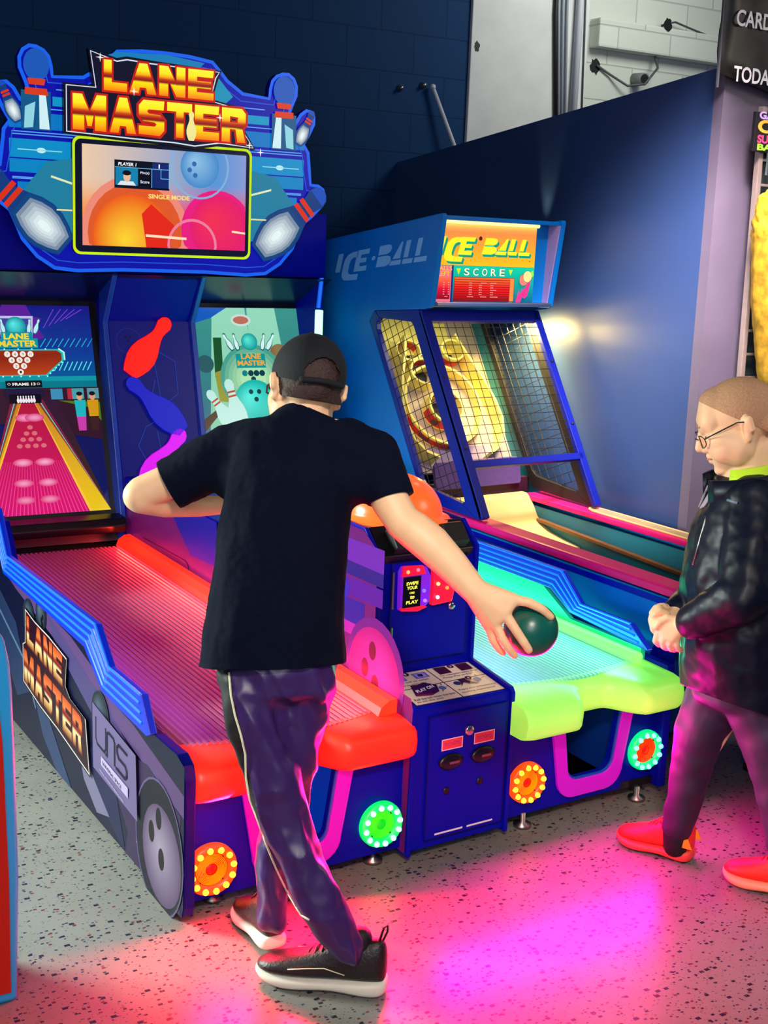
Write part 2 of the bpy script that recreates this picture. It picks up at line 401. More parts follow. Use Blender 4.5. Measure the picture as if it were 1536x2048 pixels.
structure(MB().prism([(2.53, 0), (5, 0), (5, 2.44), (2.53, 2.415)], ((0, 0.95, 0), (1, 0, 0), (0, 0, 1)), (0, 0.05, 0)).build('wall_right', M['lavender']))
structure(MB().box((-5, -5, 4.0), (7, BACK, 4.1)).build('ceiling', mat('ceiling_paint', rgb(60, 64, 72), 0.8)))
structure(MB().box((-5.1, -5, 0), (-5, BACK, 4.0)).build('wall_left', M['navywall']))

# ------------------------------------------------------------------ bowling arcade machine
LM = thing('bowling_arcade_machine', 'large blue two-lane bowling arcade machine under a glowing LANE MASTER marquee', 'arcade machine', (0.86, 1.2, 0))
def sk(co): return Vector((co.x, co.y + 0.055 * co.x * max(0.0, min(1.0, (0.8 - co.y) / 0.4)), co.z))
SP = [(0.012, 0.03), (0.0, 0.06), (0.0, 0.40), (0.012, 0.435), (0.05, 0.452), (0.585, 0.446), (0.744, 0.533), (1.625, 0.545), (1.76, 0.70), (2.28, 0.74), (2.36, 1.50), (2.40, 1.56), (2.40, 1.84), (2.98, 1.84), (2.98, 0.03)]
MB().prism(SP, ((0.0, 0, 0), (0, 1, 0), (0, 0, 1)), (0.03, 0, 0), 0.004).build('side_panel', M['deepblue'], LM)
SPR = [(0.06, 0.03), (0.06, 0.44), (0.585, 0.446), (0.744, 0.533), (1.625, 0.545), (1.76, 0.70), (2.28, 0.74), (2.98, 0.74), (2.98, 0.03)]
MB().prism([(2.28, .70), (2.46, 1.30), (2.45, 1.56), (2.98, 1.56), (2.98, .70)], ((1.632, 0, 0), (0, 1, 0), (0, 0, 1)), (0.024, 0, 0), 0.003).build('upper_side_panel', M['blue'], LM)
MB().prism(SPR, ((1.68, 0.05, 0), (0, 1, 0), (0, 0, 1)), (0.03, 0, 0), 0.004).build('side_panel', M['blue'], LM)
TT = [(.21, .449), (.275, .537), (.53, .536), (.643, .628), (1.58, .617), (1.70, .76), (2.25, .76)]
TB = [(.235, .437), (.585, .446), (.744, .533), (1.625, .545), (1.76, .70), (2.25, .70)]
TBR = [(.19, .468), (.585, .492), (.70, .552), (1.60, .545), (1.74, .70), (2.25, .70)]
def midline(t, B):        # stepped line between trim top and bottom
    A = [(.275, .537), (.53, .536), (.643, .628), (1.58, .617), (1.70, .76), (2.25, .76)]
    return [lerp(a, b, t) for a, b in zip(A, B)]
for x0, dx, TB_s in ((-0.012, 0.022, TB), (1.658, 0.022, TBR)):
    rt = MB().prism((TT if x0 < 1 else [(.185, .472)] + TT[1:]) + TB_s[::-1], ((x0, 0, 0), (0, 1, 0), (0, 0, 1)), (dx, 0, 0), 0.003).build('stepped_rail_trim', M['trimglow'], LM)
    ln = MB()
    for t in (0.0, 0.25, 0.5, 0.75):
        pts = midline(t, TB_s); pts[0] = (pts[0][0] + 0.02 * (1 if t else 0), pts[0][1])
        ln.tube([(x0, p[0], p[1]) for p in pts], 0.0045, 6)
    ln.build('raised_lines', M['trimline'], rt)
# inner lane walls
MB().prism([(0.10, .42), (0.585, .446), (0.744, .533), (1.625, .545), (1.76, .70), (2.34, .74), (2.34, .40), (0.10, .40)], ((0.03, 0, 0), (0, 1, 0), (0, 0, 1)), (0.02, 0, 0)).build('lane_wall', M['blue'], LM)
MB().prism([(0.22, .40), (0.22, .47), (0.585, .47), (0.744, .55), (1.625, .56), (1.76, .72), (2.34, .76), (2.34, .40)], ((1.662, 0, 0), (0, 1, 0), (0, 0, 1)), (0.018, 0, 0)).build('lane_wall', mat('green_lit_acrylic', rgb(40, 190, 150), .35, emis=rgb(0, 130, 90), es=.3), LM)  # green light from the lane strip is put into base colour and emission
# lanes
LRED = mat('lane_translucent_red', rgb(150, 95, 115), 0.35, emis=rgb(150, 0, 60), es=0.35)
LGRN = mat('lane_translucent_green', rgb(150, 195, 190), 0.35, emis=rgb(70, 170, 130), es=0.4)
def lane(x0, x1, m):
    b = MB(); n = 34; dxr = (x1 - x0) / n; prof = []
    for i in range(n):
        a = x0 + i * dxr
        prof += [(a, 0), (a + dxr * .25, 0), (a + dxr * .4, .008), (a + dxr * .85, .008)]
    prof.append((x1, 0))
    rows = []
    for (y, z) in ((0.12, .422), (1.2, .437), (2.24, .45)):
        rows.append([b.bm.verts.new((px, y + 0.05 * (px if y < .5 else 0) - (0.05 * math.sin(math.pi * (px - x0) / (x1 - x0)) if y < .5 else 0) + (0.02 if y < .5 else 0), z + pz)) for px, pz in prof])
    for A, B in zip(rows[:-1], rows[1:]):
        for k in range(len(A) - 1): b.bm.faces.new((A[k], A[k + 1], B[k + 1], B[k]))
    o = b.build('ribbed_lane', m, LM); return o
lane(0.055, 0.66, LRED); lane(1.085, 1.655, LGRN)
# glowing gutter strips on the right of each lane, left ones thinner
RS = mat('red_lit_gutter', rgb(230, 60, 40), 0.4, emis=rgb(255, 30, 5), es=1.6)
GS = mat('lime_lit_gutter', rgb(150, 240, 120), 0.4, emis=rgb(130, 255, 110), es=0.8)
MB().prism([(.625, .425), (.685, .43), (.685, .47), (.66, .468), (.635, .45)], ((0, 0.13, 0), (1, 0, 0), (0, 0, 1)), (0, 2.15, 0.025)).build('light_gutter', RS, LM)
MB().tube([(1.632, 0.20, .444), (1.632, 1.2, .452), (1.634, 2.2, .462)], 0.022, 12).build('light_gutter', GS, LM)
# aprons (soft lit pads at the front)
def apron(x0, x1, cx, y0, m, name):
    def front(x):
        d = abs(x - cx); t = max(0, min(1, (d - 0.045) / 0.10)); t = t * t * (3 - 2 * t)
        e = min(x - x0, x1 - x) ; c = max(0, 1 - e / 0.04)
        return y0 + 0.055 * x + 0.115 * (1 - t) + 0.012 * c * c
    b = MB(); n = 40; rows = []
    for i in range(n + 1):
        x = x0 + (x1 - x0) * i / n; f = front(x); e = min(x - x0, x1 - x)
        yb = 0.13 + 0.055 * x + 0.03 - (0.05 * math.sin(math.pi * (i / n)))
        prof = [(yb + .04, .412), (yb, .430), (f + .055, .424), (f + .025, .418), (f + .006, .402), (f, .378), (f + .004, .345), (f + .014, .330), (f + .03, .326), (yb + .02, .326)]
        rows.append([b.bm.verts.new((x, y, z)) for y, z in prof])
    for A, B in zip(rows[:-1], rows[1:]):
        for k in range(len(A)): b.bm.faces.new((A[k], B[k], B[(k + 1) % len(A)], A[(k + 1) % len(A)]))
    b.bm.faces.new(rows[0]); b.bm.faces.new(rows[-1][::-1])
    o = b.build(name, m, LM)
    o.data.polygons.foreach_set('use_smooth', [len(p.vertices) == 4 for p in o.data.polygons]); return o
PR = mat('red_lit_pad', rgb(235, 60, 40), 0.4, emis=rgb(255, 20, 0), es=0.75, noise_amt=0.15, nscale=7)
PG = mat('lime_lit_pad', rgb(190, 245, 130), 0.4, emis=rgb(120, 250, 60), es=0.6, noise_amt=0.06, nscale=7)
apron(0.03, 0.70, 0.34, -0.012, PR, 'lane_apron'); apron(1.045, 1.68, 1.385, -0.075, PG, 'lane_apron')
# front panels, ball bins, trims, speakers, feet
def uarc(cx, zt, w, zb, r, n=6):      # U outline from top left down and up to top right
    P = [(cx - w, zt)]
    for k in range(n + 1):
        a = math.pi + (math.pi / 2) * k / n; P.append((cx - w * .78 + r + r * math.cos(a), zb + r + r * math.sin(a)))
    for k in range(n + 1):
        a = -math.pi / 2 + (math.pi / 2) * k / n; P.append((cx + w * .78 - r + r * math.cos(a), zb + r + r * math.sin(a)))
    P.append((cx + w, zt)); return P
def ring_leds(name, cx, z, y, r, ringm, bulbm, conem, meshm):
    o = MB().lathe([(r, 0.0), (r, .012), (r * .93, .022), (r * .70, .02), (r * .62, .008), (r * .62, 0)], (cx, y, z), (0, -1, 0), 48).build(name, ringm, LM, True)
    MB().lathe([(0, .0105), (r * .18, .0105), (r * .22, .006), (r * .50, .003), (r * .63, .010)], (cx, y, z), (0, -1, 0), 32).build('speaker_cone', conem, o, True)
    g = MB()
    for k in range(7):
        q = r * (.26 + .055 * k)
        g.tube([(cx + q * math.cos(a * math.pi / 16), y - .010, z + q * math.sin(a * math.pi / 16)) for a in range(32)], 0.0014, 4, True)
    g.build('speaker_grille', meshm, o)
    for k in range(12):
        a = (k + .3) * math.pi / 6
        MB().lathe([(.0085, 0), (.0080, .006), (.005, .0105), (0, .012)], (cx + r * .82 * math.cos(a), y - .019, z + r * .82 * math.sin(a)), (0, -1, 0), 12).build('led_bulb', bulbm, o, True)
    for k in range(4):
        a = math.pi / 4 + k * math.pi / 2
        MB().ball((cx + r * .63 * math.cos(a), y - .011, z + r * .63 * math.sin(a)), .003, 1).build('screw', M['black'], o)
def glow(n, c, s): return mat(n, c, 0.35, emis=c, es=s)
bulbY = glow('yellow_bulb', rgb(255, 190, 40), 3.0); bulbG = glow('green_white_bulb', rgb(150, 255, 220), 1.4); bulbT = glow('mint_bulb', rgb(120, 255, 210), 1.4)
ringO = glow('orange_ring', rgb(250, 70, 10), 0.9); ringG = glow('green_ring', rgb(0, 225, 95), 0.95); ringM = glow('mint_ring', rgb(0, 220, 120), 0.95)
coneR = glow('red_cone', rgb(235, 10, 0), 0.75); coneG = glow('green_cone', rgb(0, 190, 20), 0.8); gY = glow('amber_grille', rgb(235, 140, 0), 0.6); gG = glow('green_grille', rgb(60, 230, 30), 0.5); gR = glow('red_grille', rgb(240, 60, 0), 0.6)
BIN = mat('bin_blue', rgb(8, 50, 150), 0.4)
BLIT = mat('blue_bin_window', rgb(0, 70, 170), 0.4, emis=rgb(0, 60, 190), es=0.35)
for i, (x0, x1, cx, y) in enumerate(((0.03, 0.70, 0.35, 0.055), (1.045, 1.68, 1.40, 0.055))):
    U = uarc(cx, .345, .125, .115, .05); O = uarc(cx, .345, .175, .060, .07)
    b = MB().prism([(x0, .04), (x1, .04), (x1, .345)] + U[::-1] + [(x0, .345)], ((0, y, 0), (1, 0, 0), (0, 0, 1)), (0, .025, 0)); b.warp(sk); b.build('front_panel', M['blue'], LM)
    b = MB().prism(O + U[::-1], ((0, y - .014, 0), (1, 0, 0), (0, 0, 1)), (0, .013, 0), 0.004); b.warp(sk); b.build('bin_surround', M['purple'], LM)
    pts = [(p[0], y - .004, p[1]) for p in U]; b = MB().tube(pts, .006, 8); b.warp(sk); b.build('bin_edging', M['edge'], LM)
    b = MB().box((cx - .16, y + .30, .05), (cx + .16, y + .32, .36)).box((cx - .17, y + .03, .05), (cx - .155, y + .32, .36)).box((cx + .155, y + .03, .05), (cx + .17, y + .32, .36)).box((cx - .16, y + .03, .05), (cx + .16, y + .32, .06))
    b.warp(sk); b.build('ball_bin', BIN if i else BLIT, LM)
    b = MB().prism([(0, .06), (0, .12), (.05, .155), (.13, .15), (.2, .12), (.2, .06)], ((cx - .12, y + .20, 0), (1, 0, 0), (0, 0, 1)), (0, .08, 0), .006); b.warp(sk); b.build('bin_mat', mat('grey_green_mat_%s' % 'ab'[i], rgb(110, 125, 95), .8, noise_amt=.4, nscale=60), LM)
    b = MB().box((x0, y - .004, .322), (x1, y + .05, .345), .003); b.warp(sk)
    for xx in (x0 + .10, x1 - .08):
        for yy in (.12, 1.8):
            MB().lathe([(.0, .0), (.028, 0), (.028, .010), (.010, .016), (.010, .045), (0, .045)], (xx if xx > .4 or True else xx, yy, 0), (0, 0, 1), 16).build('levelling_foot', M['steel'], LM, True)
MB().box((0.03, .14, .035), (1.68, 2.95, .06)).build('base_plate', M['dark'], LM)
ring_leds('speaker_light', .092, .128, .046 + .005, .070, ringO, bulbY, coneR, gY)
ring_leds('speaker_light', .612, .135, .048 + .03, .066, ringG, bulbG, coneG, gG)
ring_leds('speaker_light', 1.137, .150, .048 + .06, .064, ringO, bulbY, coneR, gY)
ring_leds('speaker_light', 1.625, .162, .048 + .085, .066, ringM, bulbT, coneR, gR)
# console and centre divider
cs = MB().prism([(.03, .03), (.03, .45), (.037, .457), (.25, .483), (.25, .835), (.325, .90), (.95, .90), (1.4, .72), (2.38, .72), (2.38, .03)], ((.70, 0, 0), (0, 1, 0), (0, 0, 1)), (.35, 0, 0), .004)
cs.warp(sk); console = cs.build('console_cabinet', M['blue'], LM)
b = MB()
for x in (.693, 1.043):
    b.prism([(.018, .02), (.018, .452), (.03, .468), (.238, .494), (.238, .845), (.32, .912), (.98, .912), (1.0, .80), (1.0, .03)], ((x, 0, 0), (0, 1, 0), (0, 0, 1)), (.014, 0, 0), .003)
b.warp(sk); b.build('console_side_edging', M['blue'], LM)
# divider art on left side of console
DV = Art()
DV.poly([(.03, .03), (.018, .46), (.03, .49), (.238, .5), (.238, .86), (.32, .905), (.95, .905), (1.2, .80), (1.39, .557), (1.64, .546), (1.82, .665), (2.34, .70), (2.34, .45), (.5, .44), (.15, .40), (.1, .03)], rgb(120, 22, 120))
DV.poly([(.2, .80), (.2, .87), (1.1, .85), (1.2, .80)], rgb(120, 40, 190)); DV.poly([(.2, .76), (.2, .80), (1.2, .79), (1.25, .745)], rgb(20, 20, 130))
DV.poly([(.2, .70), (.2, .755), (1.3, .72), (1.34, .66)], rgb(90, 20, 170)); DV.poly([(.3, .60), (.3, .69), (1.37, .64), (1.39, .56)], rgb(30, 30, 170))
DV.poly([(.39, .72), (.55, .84), (.47, .55)], rgb(40, 40, 210)); DV.poly([(.2, .58), (.2, .62), (1.2, .60), (1.2, .575)], rgb(200, 40, 190))
DV.disc(.23, .50, .165, rgb(120, 30, 150)); DV.sphere(.235, .49, .145, rgb(235, 60, 190), rgb(205, 25, 140))
for u, v in ((.245, .565), (.285, .505), (.225, .47)): DV.disc(u, v, .020, rgb(130, 10, 60), .028)
DV.poly([(1.39, .557), (1.64, .546), (1.82, .665), (2.30, .70), (2.30, .72), (1.40, .72)], rgb(14, 26, 170))
DV.poly([(1.66, .40), (1.66, .50), (1.69, .512), (2.144, .508), (2.144, .455)], rgb(110, 14, 110)); DV.line([(1.66, .40), (1.66, .50), (1.69, .512), (2.144, .508)], .004, rgb(60, 10, 70))
DV.warp(lambda u, v: (-u, v)); DV.warp(lambda u, v: (u - 0.055 * .69 * max(0, min(1, (0.8 + u) / 0.4)), v))
DV.build('divider_art', artmat('divider_print', 0.15, .3, .45), ((.6915, 0, 0), (0, -1, 0), (0, 0, 1)), LM)
# doors on the console
def fy(x, y): return y + .055 * x
def cfr(y): return ((0, fy(.87, y), 0), Vector((1, .055, 0)).normalized(), (0, 0, 1))
CO = Vector((.70, fy(.70, .03), 0)); CU = Vector((1, .055, 0)).normalized()
ld = MB().prism([(.055, .055), (.335, .055), (.335, .425), (.055, .425)], (CO + Vector((0, -.006, 0)), CU, (0, 0, 1)), (0, .008, 0), .002).build('lower_door', M['blue'], LM)
def lathe_at(u, z, y, prof, name, m, par, n=24): return MB().lathe(prof, CO + CU * u + Vector((0, y, z)), (.055, -1, 0), n).build(name, m, par, True)
a = Art(); a.line([(.055, .055), (.335, .055), (.335, .425), (.055, .425)], .003, rgb(4, 6, 50), True)
a.rect(.09, .066, .19, .0715, rgb(235, 225, 225)); a.rect(.205, .066, .30, .0715, rgb(235, 225, 225))
for u, z in ((.10, .318), (.215, .318)):
    a.rect(u, z, u + .075, z + .034, rgb(250, 200, 210)); a.rect(u + .003, z + .003, u + .072, z + .031, rgb(240, 60, 85)); a.text('TICKETS', u + .010, z + .012, .055, .010, rgb(170, 60, 110), .01)
a.build('door_labels', artmat('door_print', 0.05, .4), (CO + Vector((0, -.0066, 0)), CU, (0, 0, 1)), ld)
lathe_at(.195, .365, -.006, [(.016, 0), (.016, .006), (.012, .010), (0, .010)], 'door_lock', M['chrome'], ld)
for u in (.135, .25):
    q = MB().lathe([(1, 0), (1, .006), (.8, .010), (0, .010)], (0, 0, 0), (0, -1, 0), 28); q.warp(lambda c, u=u: CO + CU * (u + c.x * .042) + Vector((0, -.006 + c.y, .282 + c.z * .024))); e = q.build('ticket_slot', M['dark'], ld, True)
    MB().box((-.017, -.004, -.004), (.017, 0, .004), .001).warp(lambda c, u=u: CO + CU * (u + c.x + .006) + Vector((0, -.016 + c.y, .282 + c.z))).build('slot_mouth', M['steel'], e)
for u, z in ((.125, .195), (.245, .20)): lathe_at(u, z, -.006, [(.011, 0), (.011, .003), (.006, .004), (0, .002)], 'screw_cup', M['dark'], ld)
IO = Vector((.70, fy(.70, .037), .4575)); IV = Vector((0, .213, .0258)).normalized()
a = Art(.0001); a.rect(.022, .008, .338, .205, rgb(232, 205, 180))
brown = rgb(60, 18, 40)
a.line([(.185, .008), (.180, .205)], .004, brown); a.line([(.022, .105), (.338, .113)], .004, brown); a.line([(.022, .008), (.338, .008), (.338, .205), (.022, .205)], .003, brown, True)
for u in (.035, .115): a.poly([(u, .155), (u + .05, .155), (u + .05, .19), (u, .19)], rgb(120, 100, 190)); a.rect(u + .008, .160, u + .042, .185, rgb(160, 150, 215)); a.poly([(u + .015, .168), (u + .03, .162), (u + .035, .18), (u + .018, .182)], rgb(50, 30, 110))
a.disc(.098, .192, .012, brown); a.text('1', .095, .186, .005, .012, rgb(240, 225, 210))
a.rect(.20, .155, .245, .200, brown); a.rect(.28, .155, .325, .200, brown); a.disc(.262, .192, .011, brown); a.text('2', .258, .186, .007, .011, rgb(240, 225, 210))
a.text('Insert ball or swipe', .03, .136, .12, .012, brown, .01); a.text('Card to start play', .03, .118, .10, .012, brown, .01)
a.text('For redemption tickets swipe', .195, .138, .135, .011, brown, .01); a.text('Pledge Play card for', .195, .124, .11, .010, brown, .01)
a.text('Roll the ball down the lane', .032, .030, .14, .012, brown, .01); a.text('to hit the pins', .032, .014, .09, .011, brown, .01)
a.text('Every pins achievement', .195, .040, .135, .011, brown, .01); a.text('bowling experience!', .195, .022, .12, .011, brown, .01)
a.poly([(.05, .055), (.10, .045), (.135, .06), (.15, .10), (.12, .125), (.09, .118), (.07, .122), (.06, .09)], rgb(60, 14, 60)); a.poly([(.05, .055), (.10, .045), (.11, .055), (.06, .066)], rgb(120, 20, 70))
a.text('PLAY ON', .066, .070, .07, .017, rgb(245, 240, 240), .03, 0, .25)
a.disc(.155, .075, .012, rgb(90, 100, 160)); a.disc(.29, .088, .013, rgb(90, 100, 160)); a.disc(.215, .085, .012, rgb(40, 40, 90))
for k in range(5): aa = k * 1.0 + .2; a.line([(.155 + .016 * math.cos(aa), .075 + .016 * math.sin(aa)), (.155 + .026 * math.cos(aa), .075 + .026 * math.sin(aa))], .003, brown); a.line([(.29 + .017 * math.cos(aa), .088 + .017 * math.sin(aa)), (.29 + .03 * math.cos(aa), .088 + .03 * math.sin(aa))], .003, rgb(170, 60, 60))
a.poly([(.225, .10), (.25, .105), (.255, .085), (.275, .06), (.25, .065), (.235, .08), (.215, .06), (.225, .08)], brown); a.disc(.265, .100, .011, brown); a.text('4', .261, .094, .008, .012, rgb(240, 225, 210))
a.build('instruction_panel', artmat('instruction_print', 0.15, .3), (IO, CU, IV), LM)
# upper console face
UO = Vector((.70, fy(.70, .25), .483))
ud = MB().prism([(.045, .03), (.325, .03), (.325, .335), (.045, .335)], (UO + Vector((0, -.006, 0)), CU, (0, 0, 1)), (0, .008, 0), .002).build('upper_door', M['blue'], LM)
a = Art(); a.line([(.045, .03), (.325, .03), (.325, .335), (.045, .335)], .003, rgb(4, 6, 60), True); a.build('door_gap', artmat('gap_print', 0, .5), (UO + Vector((0, -.0066, 0)), CU, (0, 0, 1)), ud)
for z0, z1 in ((.20, .31), (.045, .145)):
    MB().tube([UO + CU * .050 + Vector((0, -.010, z0)), UO + CU * .050 + Vector((0, -.010, z1))], .0045, 8).build('door_hinge', M['steel'], ud)
MB().lathe([(.013, 0), (.013, .006), (.009, .012), (0, .012)], UO + CU * .262 + Vector((0, -.006, .185)), (.055, -1, 0), 20).build('door_lock', M['chrome'], ud, True)
RP = glow('red_lit_plastic', rgb(240, 20, 60), 0.55); VP = glow('violet_lit_plastic', rgb(120, 30, 220), 0.5)
cr_ = MB().prism([(.068, .195), (.15, .195), (.170, .215), (.172, .29), (.155, .32), (.075, .325), (.066, .31)], (UO + Vector((0, -.030, 0)), CU, (0, 0, 1)), (0, .025, 0), .005).build('card_reader', VP, ud)
MB().prism([(.066, .197), (.125, .190), (.16, .20), (.14, .207), (.066, .207)], (UO + Vector((0, -.034, 0)), CU, (0, 0, 1)), (0, .01, 0), .002).build('lit_edge', RP, cr_)
MB().prism([(.066, .298), (.15, .30), (.14, .326), (.07, .33)], (UO + Vector((0, -.034, 0)), CU, (0, 0, 1)), (0, .01, 0), .002).build('lit_edge', RP, cr_)
MB().prism([(.182, .198), (.255, .203), (.262, .235), (.235, .275), (.20, .318), (.184, .318)], (UO + Vector((0, -.026, 0)), CU, (0, 0, 1)), (0, .02, 0), .004).build('lit_guide', RP, cr_)
a = Art(); a.rect(.068, .207, .131, .298, rgb(4, 6, 12))
for t, u, v, wd in (('SWIPE', .079, .273, .042), ('YOUR', .081, .260, .038), ('CARD', .091, .247, .018), ('to', .093, .232, .016), ('PLAY', .080, .217, .042)): a.text(t, u, v, wd, .010 if t != 'CARD' else .006, rgb(240, 240, 90), .03, .1)
a.build('reader_screen', artmat('reader_display', 1.0, .2), (UO + Vector((0, -.0365, 0)), CU, (0, 0, 1)), cr_)
lb = [(rgb(255, 150, 80), .085, .312), (rgb(255, 90, 120), .12, .315), (rgb(255, 190, 120), .195, .265), (rgb(170, 200, 255), .195, .225), (rgb(255, 120, 60), .228, .25), (rgb(110, 90, 255), .145, .25), (rgb(140, 90, 255), .15, .22)]
for c, u, v in lb: MB().ball(UO + CU * u + Vector((0, -.034, v)), .006, 2).build('led', glow('led_%d' % int(u * 1000 + v * 7000), c, 1.6), cr_, True)
# sloping black bezel with speakers on the console top
bz = MB().prism([(.252, .812), (.242, .838), (.322, .912), (.34, .905)], ((.712, .0, 0), (0, 1, 0), (0, 0, 1)), (.326, 0, 0), .003).warp(sk).build('console_top_bezel', M['dark'], LM)
for u0 in (.05, .235):
    MB().prism([(.02, .0), (.02, .035), (.085, .040), (.10, .015), (.10, 0)], (UO + CU * u0 + Vector((0, -.018, .345)), (0, .73, .68), (0, -.68, .73)), CU * .075, .004).build('bezel_cover', M['black'], bz)
DM = mat('orange_beacon_plastic', rgb(255, 120, 50), 0.25, emis=rgb(255, 70, 25), es=0.75)
dc = Vector((.875, .50, .895)); prof = [(.165, 0), (.172, .004), (.172, .014), (.150, .018)] + [(.150 * math.cos(t * math.pi / 2 / 12), .018 + .128 * math.sin(t * math.pi / 2 / 12)) for t in range(1, 12)] + [(0, .146)]
MB().lathe(prof, dc, (0, 0, 1), 48).build('beacon_dome', DM, LM, True)
MB().box((.72, .36, .898), (1.03, .95, .905)).build('console_top_plate', mat('pinkish_top', rgb(190, 120, 110), .5), LM)
# upper cabinet: back, screens, column, valance
ST0 = Vector((0, 2.40, .577)); SV = Vector((0, .27, .833)).normalized(); SN = Vector((0, -SV.z, SV.y))
MB().box((.03, 2.90, .4), (1.68, 2.96, 1.84)).build('back_board', M['deepblue'], LM)
MB().box((.03, 2.30, .35), (1.68, 2.38, .445)).build('pit_board', M['black'], LM)
for x0, x1 in ((.03, .68), (1.06, 1.68)):
    MB().prism([(x0, -.13), (x1, -.13), (x1, 1.0), (x0, 1.0)], (ST0 - SN * .03, (1, 0, 0), SV), SN * .028).build('screen_surround', M['dark'], LM)
    MB().prism([(2.28, .505), (2.265, .535), (2.285, .565), (2.36, .572), (2.36, .50)], ((x0 + .01, 0, 0), (0, 1, 0), (0, 0, 1)), (x1 - x0 - .02, 0, 0), .006).build('ball_stop_bar', M['dark'], LM)
MB().prism([(2.42, 1.555), (2.44, 1.555), (2.72, 1.46), (2.72, 1.44), (2.70, 1.42), (2.66, 1.44)], ((.03, 0, 0), (0, 1, 0), (0, 0, 1)), (1.65, 0, 0)).build('valance', mat('dark_gloss_blue', rgb(10, 22, 70), .25), LM)
CP = [(2.36, .45), (2.345, .55), (2.57, 1.36), (2.44, 1.56), (2.90, 1.56), (2.90, .45)]
MB().prism(CP, ((.675, 0, 0), (0, 1, 0), (0, 0, 1)), (.40, 0, 0)).build('screen_divider', M['blue'], LM)
b = MB()
for x in (.665, 1.06): b.prism([(2.345, .45), (2.328, .55), (2.552, 1.355), (2.425, 1.56), (2.60, 1.56), (2.6, .45)], ((x, 0, 0), (0, 1, 0), (0, 0, 1)), (.022, 0, 0), .003)
b.build('divider_edging', M['edge'], LM)
KO = Vector((.675, 2.345, .55)); KV = Vector((0, .225, .81)).normalized()
a = Art(); a.rect(.02, 0, .385, .835, rgb(8, 18, 128))
for u, v, r in ((.10, .75, .055), (.215, .47, .04), (.16, .11, .07)):
    a.disc(u, v, r, rgb(30, 60, 175), inner=.97); 
    for q, s_ in ((-.2, .3), (.15, .35), (0, .0)): a.disc(u + q * r, v + s_ * r, r * .1, rgb(5, 10, 70))
for P in ([(.22, .5), (.20, .72), (.30, .66), (.30, .52), (.235, .47)], [(.16, .18), (.10, .30), (.14, .38), (.22, .42)], [(.20, .58), (.16, .45)], [(.19, .36), (.21, .18)]): a.line(P, .0025, rgb(40, 80, 200))
a.build('divider_art', artmat('divider_graphic', 0.5, .3, .25), (KO + Vector((0, -.001, 0)), (1, 0, 0), KV), LM)
def wallpin(name, base, top, m, wsc):
    P = place(pin_outline(), base, top, wsc); N = Vector((1, 0, 0)).cross(KV)
    return MB().prism(P, (KO + N * .010, (1, 0, 0), KV), N * .010, .003).build(name, m, LM)
PRD = glow('red_pin', rgb(255, 14, 0), 1.0); PBL = mat('blue_pin', rgb(6, 20, 170), .35, emis=rgb(0, 14, 210), es=.5); PMG = glow('magenta_pin', rgb(205, 0, 215), 0.85)
wallpin('glowing_pin', (.085, .605), (.285, .845), PRD, 1.15); wallpin('glowing_pin', (.305, .352), (.075, .588), PBL, 1.1); wallpin('glowing_pin', (.10, .11), (.305, .362), PMG, 1.15)
# left screen picture: a bowling lane
W_, H_ = .535, .877
s1 = Art(.00008); s1.rect(0, 0, W_, H_, rgb(10, 20, 90))
s1.vgrad(0, .56, W_, H_, ramp([(0, rgb(0, 90, 150)), (.3, rgb(10, 60, 150)), (1, rgb(20, 20, 130))]))
cu = .215
s1.rect(0, .525, W_, .575, rgb(0, 120, 140)); s1.rect(0, .555, W_, .575, rgb(10, 150, 165))
for i in range(9):
    s1.line([(.34 + i * .02, .60 + (0), ), (.36 + i * .02, .635)], .004, rgb(90, 230, 230)); s1.line([(.31 + i * .025, .70), (.335 + i * .025, .735)], .003, rgb(40, 190, 210))
    s1.line([(.085 - i * .02, .60), (.065 - i * .02, .635)], .004, rgb(90, 230, 230))
for k in range(5): s1.line([(.33 + k * .025, .78 + k * .01), (.38 + k * .03, .86)], .003, rgb(130, 60, 220))
s1.poly([(cu - .10, .80), (cu - .07, .83), (cu - .05, .877), (cu + .05, .877), (cu + .07, .83), (cu + .11, .82), (cu + .09, .78), (cu + .115, .74), (cu, .70), (cu - .115, .74), (cu - .09, .78)], rgb(90, 30, 150)); s1.poly([(cu - .075, .83), (cu + .075, .83), (cu + .065, .74), (cu - .065, .74)], rgb(190, 190, 230)); s1.poly([(cu - .065, .82), (cu + .065, .82), (cu + .055, .75), (cu - .055, .75)], rgb(70, 60, 160))
s1.sphere(cu, .785, .042, rgb(90, 240, 235), rgb(0, 140, 150))
for dx_, ang in ((-.075, .3), (-.05, .12), (.05, -.12), (.075, -.3)): s1.poly(place(pin_outline(), (cu + dx_, .755), (cu + dx_ - ang * .08, .82), .9), rgb(0, 110, 130)); s1.poly(place(pin_outline(), (cu + dx_, .758), (cu + dx_ - ang * .08, .816), .75), rgb(190, 240, 245))
s1.rect(cu - .085, .695, cu + .085, .735, rgb(0, 150, 165)); s1.rect(cu - .065, .735, cu + .065, .762, rgb(0, 150, 165))
s1.text('LANE', cu - .055, .731, .105, .026, rgb(240, 220, 60), .04); s1.text('MASTER', cu - .08, .700, .16, .027, rgb(240, 210, 50), .04)
gp = [(cu - .19, .675), (cu - .17, .69), (cu + .17, .69), (cu + .19, .675), (cu + .19, .645), (cu + .11, .575), (cu - .11, .575), (cu - .19, .645)]
s1.poly(gp, rgb(20, 190, 190)); s1.poly([(cu + (p[0] - cu) * .94, .632 + (p[1] - .632) * .9) for p in gp], lambda u, v: lerp(rgb(120, 20, 10), rgb(235, 90, 30), min(1, max(0, 1 - abs(u - cu) / .2))))
